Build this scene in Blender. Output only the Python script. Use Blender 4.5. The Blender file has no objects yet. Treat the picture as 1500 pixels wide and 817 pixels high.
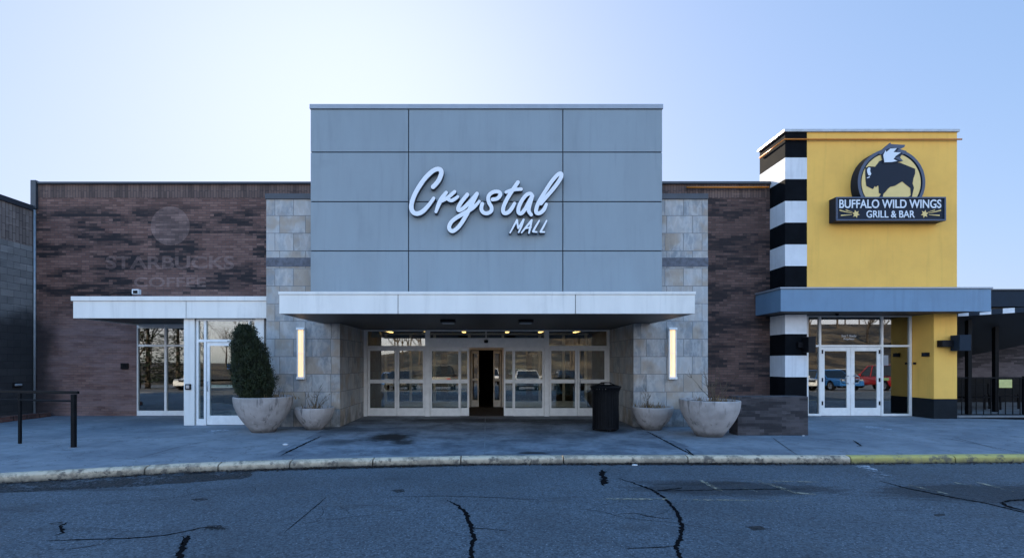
import bpy, bmesh, math, random
from mathutils import Vector, Matrix, noise as mnoise
random.seed(7)
R = math.radians
S = bpy.context.scene
COL = S.collection

# ------------------------------------------------------------------ camera
F, CX, HY, EYE = 750.0, 712.0, 530.0, 1.66       # focal length in photo pixels, vanishing point, eye height
cam_d = bpy.data.cameras.new('camera'); cam = bpy.data.objects.new('camera', cam_d); COL.objects.link(cam)
cam_d.sensor_width = 36; cam_d.lens = 36 * F / 1500
cam_d.shift_x = (750 - CX) / 1500; cam_d.shift_y = (HY - 408.5) / 1500
cam_d.clip_start = 0.1; cam_d.clip_end = 6000
cam.location = (0, 0, EYE); cam.rotation_euler = (R(90), 0, 0)
S.camera = cam

# ------------------------------------------------------------------ sky, sun, exposure
SUN_EL, SUN_AZ = 24.0, -15.0                      # azimuth from +Y towards +X
W = bpy.data.worlds.new('World'); S.world = W; W.use_nodes = True
nt = W.node_tree; nt.nodes.clear()
sky = nt.nodes.new('ShaderNodeTexSky'); sky.sky_type = 'NISHITA'; sky.sun_disc = False
sky.sun_elevation = R(SUN_EL); sky.sun_rotation = R(SUN_AZ)
sky.air_density = 1.0; sky.dust_density = 1.5; sky.ozone_density = 1.6
mul = nt.nodes.new('ShaderNodeVectorMath'); mul.operation = 'MULTIPLY'; mul.inputs[1].default_value = (0.325, 0.395, 0.40)
add = nt.nodes.new('ShaderNodeVectorMath'); add.operation = 'ADD'; add.inputs[1].default_value = (1, 1, 1)
div = nt.nodes.new('ShaderNodeVectorMath'); div.operation = 'DIVIDE'
bg = nt.nodes.new('ShaderNodeBackground'); out = nt.nodes.new('ShaderNodeOutputWorld')
nt.links.new(sky.outputs[0], mul.inputs[0]); nt.links.new(mul.outputs[0], add.inputs[0])
nt.links.new(sky.outputs[0], div.inputs[0]); nt.links.new(add.outputs[0], div.inputs[1])
wb = nt.nodes.new('ShaderNodeVectorMath'); wb.operation = 'MULTIPLY'; wb.inputs[1].default_value = (0.53, 0.72, 1.0)
# added fill: unseen sky behind the camera brightened and tinted to light the facades
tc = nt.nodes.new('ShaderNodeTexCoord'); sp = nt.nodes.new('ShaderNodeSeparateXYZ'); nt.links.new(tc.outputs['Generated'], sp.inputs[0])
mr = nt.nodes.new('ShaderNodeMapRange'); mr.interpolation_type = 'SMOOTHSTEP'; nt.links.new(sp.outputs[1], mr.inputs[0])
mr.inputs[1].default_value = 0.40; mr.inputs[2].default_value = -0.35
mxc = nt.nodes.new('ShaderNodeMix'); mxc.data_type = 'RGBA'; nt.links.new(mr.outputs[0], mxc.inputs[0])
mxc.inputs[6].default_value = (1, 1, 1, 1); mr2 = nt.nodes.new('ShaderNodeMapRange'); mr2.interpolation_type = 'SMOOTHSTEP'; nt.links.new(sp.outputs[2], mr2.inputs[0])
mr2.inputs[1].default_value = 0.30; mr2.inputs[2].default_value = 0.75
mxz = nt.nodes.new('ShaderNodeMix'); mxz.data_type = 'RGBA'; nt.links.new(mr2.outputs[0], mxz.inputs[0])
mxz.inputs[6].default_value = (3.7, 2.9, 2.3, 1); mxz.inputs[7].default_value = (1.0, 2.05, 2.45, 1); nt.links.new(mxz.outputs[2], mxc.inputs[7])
rear_fill = nt.nodes.new('ShaderNodeVectorMath'); rear_fill.operation = 'MULTIPLY'
nt.links.new(div.outputs[0], wb.inputs[0]); nt.links.new(wb.outputs[0], rear_fill.inputs[0]); nt.links.new(mxc.outputs[2], rear_fill.inputs[1]); nt.links.new(rear_fill.outputs[0], bg.inputs[0]); bg.inputs[1].default_value = 0.15
nt.links.new(bg.outputs[0], out.inputs[0])
sun_d = bpy.data.lights.new('sun', 'SUN'); sun_d.energy = 3.0; sun_d.angle = R(0.5); sun_d.color = (1, 0.86, 0.68)
sun = bpy.data.objects.new('sun', sun_d); COL.objects.link(sun)
az, el = R(SUN_AZ), R(SUN_EL)
sd = Vector((math.sin(az) * math.cos(el), math.cos(az) * math.cos(el), math.sin(el)))
sun.rotation_euler = sd.to_track_quat('Z', 'Y').to_euler(); sun.location = (-30, 60, 40)
S.view_settings.view_transform = 'Standard'; S.view_settings.look = 'None'
S.view_settings.gamma = 1; S.view_settings.use_curve_mapping = False
S.view_settings.exposure = 2.0

# ------------------------------------------------------------------ helpers
def PX(px, Y): return (px - CX) / F * Y
def PZ(py, Y): return EYE + (HY - py) / F * Y
def GP(px, py, z=0.0):
    Y = (EYE - z) * F / (py - HY)
    return Vector(((px - CX) / F * Y, Y, z))

ORG = {}
def tag(o, label=None, cat=None, group=None, kind=None):
    if label: o['label'] = label
    if cat: o['category'] = cat
    if group: o['group'] = group
    if kind: o['kind'] = kind
    return o
def thing(name, label, cat, loc=(0, 0, 0), group=None, rz=0):
    o = bpy.data.objects.new(name, None); COL.objects.link(o); o.empty_display_size = 0.2
    o.location = loc; o.rotation_euler = (0, 0, rz); ORG[o] = Vector(loc)
    return tag(o, label, cat, group)

class MB:
    def __init__(s): s.bm = bmesh.new()
    def box(s, x0, x1, y0, y1, z0, z1):
        v = [s.bm.verts.new(p) for p in ((x0,y0,z0),(x1,y0,z0),(x1,y1,z0),(x0,y1,z0),(x0,y0,z1),(x1,y0,z1),(x1,y1,z1),(x0,y1,z1))]
        for f in ((0,3,2,1),(4,5,6,7),(0,1,5,4),(1,2,6,5),(2,3,7,6),(3,0,4,7)): s.bm.faces.new([v[i] for i in f])
        return s
    def prism(s, pts, d):                          # polygon (3-D points) extruded by vector d
        d = Vector(d); a = [s.bm.verts.new(p) for p in pts]; b = [s.bm.verts.new(Vector(p) + d) for p in pts]
        n = len(a)
        s.bm.faces.new(a[::-1]); s.bm.faces.new(b)
        for i in range(n): s.bm.faces.new((a[i], a[(i+1) % n], b[(i+1) % n], b[i]))
        return s
    def sheet(s, pts):
        s.bm.faces.new([s.bm.verts.new(p) for p in pts]); return s
    def tube(s, pts, r, n=8, cap=True):
        pts = [Vector(p) for p in pts]; rs = r if isinstance(r, (list, tuple)) else [r] * len(pts)
        prev = None; ref = Vector((0.13, 0.21, 1)).normalized()
        for i, p in enumerate(pts):
            d = (pts[min(i+1, len(pts)-1)] - pts[max(i-1, 0)]).normalized()
            u = d.cross(ref)
            if u.length < 1e-3: u = d.cross(Vector((1, 0, 0)))
            u.normalize(); w = d.cross(u)
            ring = [s.bm.verts.new(p + (u * math.cos(2*math.pi*k/n) + w * math.sin(2*math.pi*k/n)) * rs[i]) for k in range(n)]
            if prev:
                for k in range(n): s.bm.faces.new((prev[k], prev[(k+1) % n], ring[(k+1) % n], ring[k]))
            elif cap: s.bm.faces.new(ring[::-1])
            prev = ring
        if cap: s.bm.faces.new(prev)
        return s
    def lathe(s, prof, c, n=48, ell=(1, 1)):
        c = Vector(c); rings = []
        for r, z in prof:
            if r < 1e-5: rings.append([s.bm.verts.new(c + Vector((0, 0, z)))])
            else: rings.append([s.bm.verts.new(c + Vector((r*math.cos(2*math.pi*k/n)*ell[0], r*math.sin(2*math.pi*k/n)*ell[1], z))) for k in range(n)])
        for a, b in zip(rings, rings[1:]):
            for k in range(n):
                k2 = (k+1) % n
                if len(a) == 1 and len(b) == 1: continue
                if len(a) == 1: s.bm.faces.new((a[0], b[k2], b[k]))
                elif len(b) == 1: s.bm.faces.new((a[k], a[k2], b[0]))
                else: s.bm.faces.new((a[k], a[k2], b[k2], b[k]))
        return s
    def build(s, name, mat, parent=None, bevel=0, smooth=False, fix=True):
        me = bpy.data.meshes.new(name)
        if fix: bmesh.ops.recalc_face_normals(s.bm, faces=s.bm.faces)
        s.bm.to_mesh(me); s.bm.free()
        return link(name, me, mat, parent, bevel, smooth)
def link(name, me, mat, parent=None, bevel=0, smooth=False):
    o = bpy.data.objects.new(name, me); COL.objects.link(o)
    for m in (mat if isinstance(mat, (list, tuple)) else [mat]): me.materials.append(m)
    if parent is not None:
        o.parent = parent; org = ORG[parent]; ORG[o] = org
        me.transform(Matrix.Translation(-org))
    else: ORG[o] = Vector((0, 0, 0))
    if smooth:
        for p in me.polygons: p.use_smooth = True
    if bevel:
        b = o.modifiers.new('bevel', 'BEVEL'); b.width = bevel; b.segments = 2; b.limit_method = 'ANGLE'; b.angle_limit = R(40)
        b.harden_normals = False
    return o
def box(name, x0, x1, y0, y1, z0, z1, mat, parent=None, bevel=0):
    return MB().box(x0, x1, y0, y1, z0, z1).build(name, mat, parent, bevel)
def copy_tree(o, parent=None):
    c = o.copy(); COL.objects.link(c)
    if parent is not None: c.parent = parent
    for ch in list(o.children): copy_tree(ch, c)
    return c

# ------------------------------------------------------------------ materials
class NT:
    def __init__(s, name):
        s.m = bpy.data.materials.new(name); s.m.use_nodes = True; s.t = s.m.node_tree
        s.b = s.t.nodes['Principled BSDF']; s.out = s.t.nodes['Material Output']
    def n(s, typ, **kw):
        nd = s.t.nodes.new('ShaderNode' + typ)
        for k, v in kw.items(): setattr(nd, k, v)
        return nd
    def put(s, sock, v):
        if hasattr(v, 'links') or isinstance(v, bpy.types.NodeSocket): s.t.links.new(v, sock)
        elif v is not None:
            if isinstance(v, (tuple, list)) and len(v) == 3 and sock.type == 'RGBA': v = (*v, 1)
            sock.default_value = v
    def math(s, op, a, b=0.0, c=None, clamp=False):
        m = s.n('Math', operation=op, use_clamp=clamp); s.put(m.inputs[0], a); s.put(m.inputs[1], b)
        if c is not None: s.put(m.inputs[2], c)
        return m.outputs[0]
    def mix(s, fac, a, b, blend='MIX'):
        m = s.n('Mix', data_type='RGBA', blend_type=blend); s.put(m.inputs[0], fac); s.put(m.inputs[6], a); s.put(m.inputs[7], b)
        return m.outputs[2]
    def pos(s): return s.n('NewGeometry').outputs['Position']
    def noise(s, vec, scale, detail=4, rough=0.55, stretch=None):
        if stretch:
            mp = s.n('VectorMath', operation='MULTIPLY'); s.put(mp.inputs[0], vec); mp.inputs[1].default_value = stretch; vec = mp.outputs[0]
        t = s.n('TexNoise'); s.put(t.inputs['Vector'], vec); t.inputs['Scale'].default_value = scale
        t.inputs['Detail'].default_value = detail; t.inputs['Roughness'].default_value = rough
        return t.outputs['Fac']
    def ramp(s, fac, lo, hi, a=0.0, b=1.0):
        m = s.n('MapRange'); m.interpolation_type = 'SMOOTHSTEP'; s.put(m.inputs[0], fac)
        m.inputs[1].default_value = lo; m.inputs[2].default_value = hi; m.inputs[3].default_value = a; m.inputs[4].default_value = b
        return m.outputs[0]
    def wall_uv(s, swap=False):
        g = s.n('NewGeometry'); p = s.n('SeparateXYZ'); s.put(p.inputs[0], g.outputs['Position'])
        q = s.n('SeparateXYZ'); s.put(q.inputs[0], g.outputs['Normal'])
        ax = s.math('GREATER_THAN', s.math('ABSOLUTE', q.outputs[0]), 0.6)
        az = s.math('GREATER_THAN', s.math('ABSOLUTE', q.outputs[2]), 0.6)
        u = s.math('ADD', s.math('MULTIPLY', p.outputs[0], s.math('SUBTRACT', 1.0, ax)), s.math('MULTIPLY', p.outputs[1], ax))
        v = s.math('ADD', s.math('MULTIPLY', p.outputs[2], s.math('SUBTRACT', 1.0, az)), s.math('MULTIPLY', p.outputs[1], az))
        c = s.n('CombineXYZ'); s.put(c.inputs[0], v if swap else u); s.put(c.inputs[1], u if swap else v)
        return c.outputs[0], p.outputs
    def fin(s, col=None, rough=None, bump=None, bstr=0.3, bdist=0.01, metal=None, spec=None):
        if col is not None: s.put(s.b.inputs['Base Color'], col)
        if rough is not None: s.put(s.b.inputs['Roughness'], rough)
        if metal is not None: s.b.inputs['Metallic'].default_value = metal
        if spec is not None: s.b.inputs['Specular IOR Level'].default_value = spec
        if bump is not None:
            b = s.n('Bump'); b.inputs['Strength'].default_value = bstr; b.inputs['Distance'].default_value = bdist
            s.put(b.inputs['Height'], bump); s.t.links.new(b.outputs[0], s.b.inputs['Normal'])
        return s.m

def m_plain(name, col, rough=0.5, metal=0.0, var=0.12, scale=6, bstr=0.0, streak=None, spec=None, runs=0):
    k = NT(name); p = k.pos()
    n1 = k.noise(p, scale, 5, 0.6, streak)
    c = k.mix(k.ramp(n1, 0.3, 0.7), tuple(x * (1 - var) for x in col), tuple(min(1, x * (1 + var)) for x in col))
    if runs:                                       # dirty water runs and blotches
        r_ = k.ramp(k.noise(p, 1.0, 5, 0.6, (7, 7, 0.5)), 0.5, 0.75, 0, runs)
        c = k.mix(r_, c, tuple(x * 0.35 for x in col))
        c = k.mix(k.ramp(k.noise(p, 1.1, 6, 0.65), 0.52, 0.75, 0, runs), c, tuple(x * 0.6 for x in col))
    n2 = k.noise(p, scale * 30, 2)
    return k.fin(c, k.math('ADD', rough - 0.05, k.math('MULTIPLY', n1, 0.1)), n2 if bstr else None, bstr, 0.004, metal, spec)

def m_brick(name, c1, c2, mortar, bw=0.24, rh=0.075, ms=0.007, stain=0.8, stain_above=None, swap=False, offset=0.5, dark_corner=False, dirt=(0.012, 0.010, 0.012)):
    k = NT(name); uv, P = k.wall_uv(swap)
    t = k.n('TexBrick'); k.put(t.inputs['Vector'], uv); t.inputs['Scale'].default_value = 1; t.offset = offset
    t.inputs['Brick Width'].default_value = bw; t.inputs['Row Height'].default_value = rh; t.inputs['Mortar Size'].default_value = ms
    t.inputs['Mortar Smooth'].default_value = 0.3; t.inputs['Bias'].default_value = 0.0
    k.put(t.inputs['Color1'], c1); k.put(t.inputs['Color2'], c2); k.put(t.inputs['Mortar'], mortar)
    col = t.outputs['Color']; pos = k.pos()
    big = k.noise(pos, 0.7, 4); col = k.mix(k.ramp(big, 0.3, 0.75, 0.0, 0.4), col, tuple(x * 0.6 for x in c1))
    lite = k.ramp(k.noise(pos, 1.0, 6, 0.7, (1.2, 1.2, 9)), 0.56, 0.72, 0, 0.30)
    col = k.mix(lite, col, tuple(min(1, x * 2.1) for x in c2))
    if stain:
        sv = k.n('SeparateXYZ'); k.put(sv.inputs[0], uv)
        row = k.math('FLOOR', k.math('DIVIDE', sv.outputs[1], rh)); odd = k.math('MULTIPLY', k.math('MODULO', row, 2.0), 0.5)
        cu_ = k.math('FLOOR', k.math('ADD', k.math('DIVIDE', sv.outputs[0], bw), odd))
        cell = k.n('CombineXYZ'); k.put(cell.inputs[0], k.math('MULTIPLY', cu_, bw)); k.put(cell.inputs[1], k.math('MULTIPLY', row, rh))
        vec = k.n('Mix', data_type='VECTOR'); vec.inputs[0].default_value = 0.8; k.put(vec.inputs[4], uv); k.put(vec.inputs[5], cell.outputs[0]); vec = vec.outputs[1]
        st = k.ramp(k.noise(vec, 1.0, 5, 0.6, (0.55, 2.0, 1)), 0.46, 0.535)
        st2 = k.ramp(k.noise(vec, 1.0, 3, 0.5, (1.6, 9, 1)), 0.38, 0.55, 0.3, 1.0)
        st = k.math('MULTIPLY', st, st2)
        if stain_above:
            st = k.math('MULTIPLY', st, k.ramp(P[2], stain_above - 0.5, stain_above + 0.6, 0.12, 1.0))
            st = k.math('MULTIPLY', st, k.ramp(P[2], 6.2, 6.6, 1.0, 0.25))
        col = k.mix(k.math('MULTIPLY', st, stain), col, dirt)
    if stain_above:                                # washed, paler bricks sheltered under the canopy line
        col = k.mix(k.math('MULTIPLY', k.ramp(P[2], stain_above - 0.8, stain_above + 0.3, 1, 0), k.ramp(k.noise(pos, 1.0, 5, 0.6, (1, 1, 6)), 0.35, 0.65, 0.1, 0.5)), col, (0.30, 0.215, 0.215))
    if dark_corner:                                   # lower left wall corner darkened to near black, with a noisy edge
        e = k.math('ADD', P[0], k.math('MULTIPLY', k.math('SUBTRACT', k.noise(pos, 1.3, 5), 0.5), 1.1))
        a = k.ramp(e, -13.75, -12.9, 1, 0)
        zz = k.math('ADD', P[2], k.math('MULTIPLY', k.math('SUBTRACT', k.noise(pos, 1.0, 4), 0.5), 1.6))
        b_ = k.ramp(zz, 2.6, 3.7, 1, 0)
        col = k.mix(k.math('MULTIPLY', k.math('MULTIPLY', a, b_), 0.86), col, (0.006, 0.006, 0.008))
    h = k.math('ADD', k.math('MULTIPLY', t.outputs['Fac'], -1.0), k.math('MULTIPLY', k.noise(pos, 30, 3), 0.5))
    return k.fin(col, 0.85, h, 0.6, 0.012)

def m_stone(name):
    k = NT(name); uv, P = k.wall_uv(); pos = k.pos()
    t = k.n('TexBrick'); k.put(t.inputs['Vector'], uv); t.inputs['Scale'].default_value = 1; t.offset = 0.37; t.squash = 0.72; t.squash_frequency = 2
    t.inputs['Brick Width'].default_value = 0.66; t.inputs['Row Height'].default_value = 0.45; t.inputs['Mortar Size'].default_value = 0.007
    t.inputs['Bias'].default_value = 0.0
    k.put(t.inputs['Color1'], (0.0,) * 3); k.put(t.inputs['Color2'], (1.0,) * 3); k.put(t.inputs['Mortar'], (0.5,) * 3)
    sep = k.n('SeparateColor'); k.put(sep.inputs[0], t.outputs['Color']); rnd = sep.outputs[0]
    base = k.mix(rnd, (0.20, 0.225, 0.245), (0.42, 0.43, 0.43))
    off = k.n('VectorMath', operation='ADD'); k.put(off.inputs[0], pos)
    sc = k.n('CombineXYZ'); k.put(sc.inputs[0], k.math('MULTIPLY', rnd, 37.0)); k.put(sc.inputs[2], k.math('MULTIPLY', rnd, 19.0)); k.put(off.inputs[1], sc.outputs[0])
    vein = k.noise(off.outputs[0], 3.2, 7, 0.66, (1.0, 1.0, 0.7))
    base = k.mix(k.ramp(vein, 0.40, 0.62, 0, 0.75), base, (0.46, 0.42, 0.38))
    v2 = k.math('ABSOLUTE', k.math('SUBTRACT', k.noise(off.outputs[0], 1.9, 5, 0.55, (2.2, 2.2, 0.8)), 0.5))
    base = k.mix(k.ramp(v2, 0.0, 0.06, 0.38, 0), base, (0.56, 0.56, 0.55))
    warm = k.ramp(k.noise(off.outputs[0], 1.1, 3), 0.49, 0.64, 0, 0.65)
    base = k.mix(warm, base, (0.33, 0.25, 0.17))
    base = k.mix(k.ramp(k.noise(pos, 2.5, 4), 0.58, 0.75, 0, 0.45), base, (0.15, 0.16, 0.17))
    base = k.mix(k.math('MULTIPLY', k.math('SUBTRACT', t.outputs['Fac'], 0.0), 0.8), base, (0.10, 0.11, 0.12))
    grime = k.math('MULTIPLY', k.ramp(P[2], 0.0, 0.7, 1, 0), k.ramp(k.noise(pos, 3, 5), 0.35, 0.6))
    base = k.mix(k.math('MULTIPLY', grime, 0.6), base, (0.06, 0.06, 0.055))
    h = k.math('SUBTRACT', k.math('MULTIPLY', vein, 0.5), t.outputs['Fac'])
    return k.fin(base, 0.6, h, 0.4, 0.008)

def m_asphalt():
    k = NT('asphalt'); pos = k.pos()
    fine = k.noise(pos, 42, 4, 0.75); big = k.noise(pos, 0.5, 5, 0.6); mid = k.noise(pos, 4, 5, 0.6)
    c = k.mix(k.ramp(fine, 0.3, 0.7), (0.022, 0.029, 0.037), (0.155, 0.185, 0.212))
    v = k.n('TexVoronoi'); k.put(v.inputs['Vector'], pos); v.inputs['Scale'].default_value = 30
    sp = k.ramp(v.outputs['Distance'], 0.10, 0.28, 1, 0)
    sc = k.n('SeparateColor'); k.put(sc.inputs[0], v.outputs['Color'])
    sp = k.math('MULTIPLY', sp, k.ramp(sc.outputs[0], 0.5, 0.9))
    c = k.mix(k.math('MULTIPLY', sp, 0.9), c, (0.40, 0.42, 0.44))
    c = k.mix(k.ramp(big, 0.35, 0.7, 0, 0.38), c, (0.038, 0.040, 0.043))
    c = k.mix(k.ramp(mid, 0.55, 0.75, 0, 0.35), c, (0.12, 0.12, 0.12))
    c = k.mix(k.ramp(k.noise(pos, 1.3, 5, 0.6, (0.5, 1.6, 1)), 0.58, 0.72, 0, 0.45), c, (0.03, 0.031, 0.033))
    for (sx, sy, rx, ry, stg) in ((3.55, 7.25, 1.55, 0.42, 0.85), (6.9, 7.0, 1.7, 0.55, 0.85), (3.0, 7.6, 0.9, 0.2, 0.6), (-6.6, 7.2, 2.5, 0.12, 0.5)):   # old sealer smears
        d = k.n('VectorMath', operation='SUBTRACT'); k.put(d.inputs[0], pos); d.inputs[1].default_value = (sx, sy, 0)
        e = k.n('VectorMath', operation='MULTIPLY'); k.put(e.inputs[0], d.outputs[0]); e.inputs[1].default_value = (1/rx, 1/ry, 0)
        l = k.n('VectorMath', operation='LENGTH'); k.put(l.inputs[0], e.outputs[0])
        dd = k.math('ADD', l.outputs['Value'], k.math('MULTIPLY', k.math('SUBTRACT', k.noise(pos, 3, 6, 0.75, (0.8, 3.0, 1)), 0.5), 1.5))
        c = k.mix(k.math('MULTIPLY', k.ramp(dd, 0.7, 1.1, stg, 0), k.ramp(fine, 0.25, 0.6, 1.0, 0.72)), c, (0.012, 0.013, 0.015))
    h = k.math('ADD', fine, k.math('MULTIPLY', sp, 0.8))
    return k.fin(c, 0.8, h, 0.7, 0.008, spec=0.35)

def m_concrete(name, ca, cb, scale=1.0, stains=(), cracks=True, lane=None):
    k = NT(name); pos = k.pos()
    big = k.noise(pos, 0.6 * scale, 6, 0.6); mid = k.noise(pos, 3.5 * scale, 6, 0.65); fine = k.noise(pos, 70, 2)
    c = k.mix(k.ramp(big, 0.3, 0.7), ca, cb)
    c = k.mix(k.ramp(mid, 0.42, 0.72, 0, 0.5), c, tuple(x * 0.62 for x in ca))
    c = k.mix(k.ramp(k.noise(pos, 1.2, 7, 0.72, (0.6, 1.7, 1)), 0.56, 0.7, 0, 0.4), c, tuple(min(1, x * 1.5) for x in cb))
    c = k.mix(k.ramp(fine, 0.3, 0.8, 0, 0.25), c, tuple(x * 0.6 for x in ca))
    spots = k.n('TexVoronoi'); k.put(spots.inputs['Vector'], pos); spots.inputs['Scale'].default_value = 1.9
    c = k.mix(k.ramp(spots.outputs['Distance'], 0.02, 0.055, 0.75, 0), c, (0.035, 0.035, 0.035))
    if cracks:
        w = k.math('ABSOLUTE', k.math('SUBTRACT', k.noise(pos, 0.55, 6, 0.6), 0.5))
        c = k.mix(k.ramp(w, 0.0, 0.004, 0.6, 0), c, (0.03, 0.03, 0.03))
    for (sx, sy, rx, ry, stg) in stains:           # old spills on the slab
        d = k.n('VectorMath', operation='SUBTRACT'); k.put(d.inputs[0], pos); d.inputs[1].default_value = (sx, sy, 0)
        e = k.n('VectorMath', operation='MULTIPLY'); k.put(e.inputs[0], d.outputs[0]); e.inputs[1].default_value = (1/rx, 1/ry, 0)
        l = k.n('VectorMath', operation='LENGTH'); k.put(l.inputs[0], e.outputs[0])
        dd = k.math('ADD', l.outputs['Value'], k.math('MULTIPLY', k.math('SUBTRACT', k.noise(pos, 4, 5, 0.7), 0.5), 1.6))
        c = k.mix(k.ramp(dd, 0.35, 1.1, stg, 0), c, (0.012, 0.012, 0.012))
    return k.fin(c, 0.8, k.math('ADD', fine, mid), 0.25, 0.006, spec=0.3)

def m_worn(name, col, cover=0.5, rough=0.75):        # paint or dirt worn through to what lies below
    k = NT(name); pos = k.pos()
    a = k.math('ADD', k.math('MULTIPLY', k.noise(pos, 18, 5, 0.7), 0.6), k.math('MULTIPLY', k.noise(pos, 2.2, 4, 0.6), 0.4))
    k.put(k.b.inputs['Alpha'], k.ramp(a, 0.62 - cover * 0.3, 0.78 - cover * 0.3))
    c = k.mix(k.noise(pos, 25, 3), tuple(x * 0.7 for x in col), col)
    return k.fin(c, rough)

def m_glass(name, refl=0.17, tint=(0.82, 0.88, 0.86)):
    k = NT(name); k.t.nodes.remove(k.b)
    tr = k.n('BsdfTransparent'); tr.inputs[0].default_value = (*tint, 1)
    gl = k.n('BsdfGlossy'); gl.inputs['Roughness'].default_value = 0.0; gl.inputs[0].default_value = (1, 1, 1, 1)
    b = k.n('Bump'); b.inputs['Strength'].default_value = 0.025; b.inputs['Distance'].default_value = 0.01
    k.put(b.inputs['Height'], k.noise(k.pos(), 0.9, 2)); k.t.links.new(b.outputs[0], gl.inputs['Normal'])
    fr = k.n('Fresnel'); fr.inputs[0].default_value = 1.5
    mx = k.n('MixShader'); k.put(mx.inputs[0], k.math('ADD', refl - 0.04, fr.outputs[0], clamp=True))
    k.t.links.new(tr.outputs[0], mx.inputs[1]); k.t.links.new(gl.outputs[0], mx.inputs[2]); k.t.links.new(mx.outputs[0], k.out.inputs[0])
    return k.m
def m_emit(name, col, st):
    k = NT(name); k.put(k.b.inputs['Base Color'], (0.8, 0.8, 0.75)); k.put(k.b.inputs['Emission Color'], col); k.b.inputs['Emission Strength'].default_value = st
    return k.m

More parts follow.
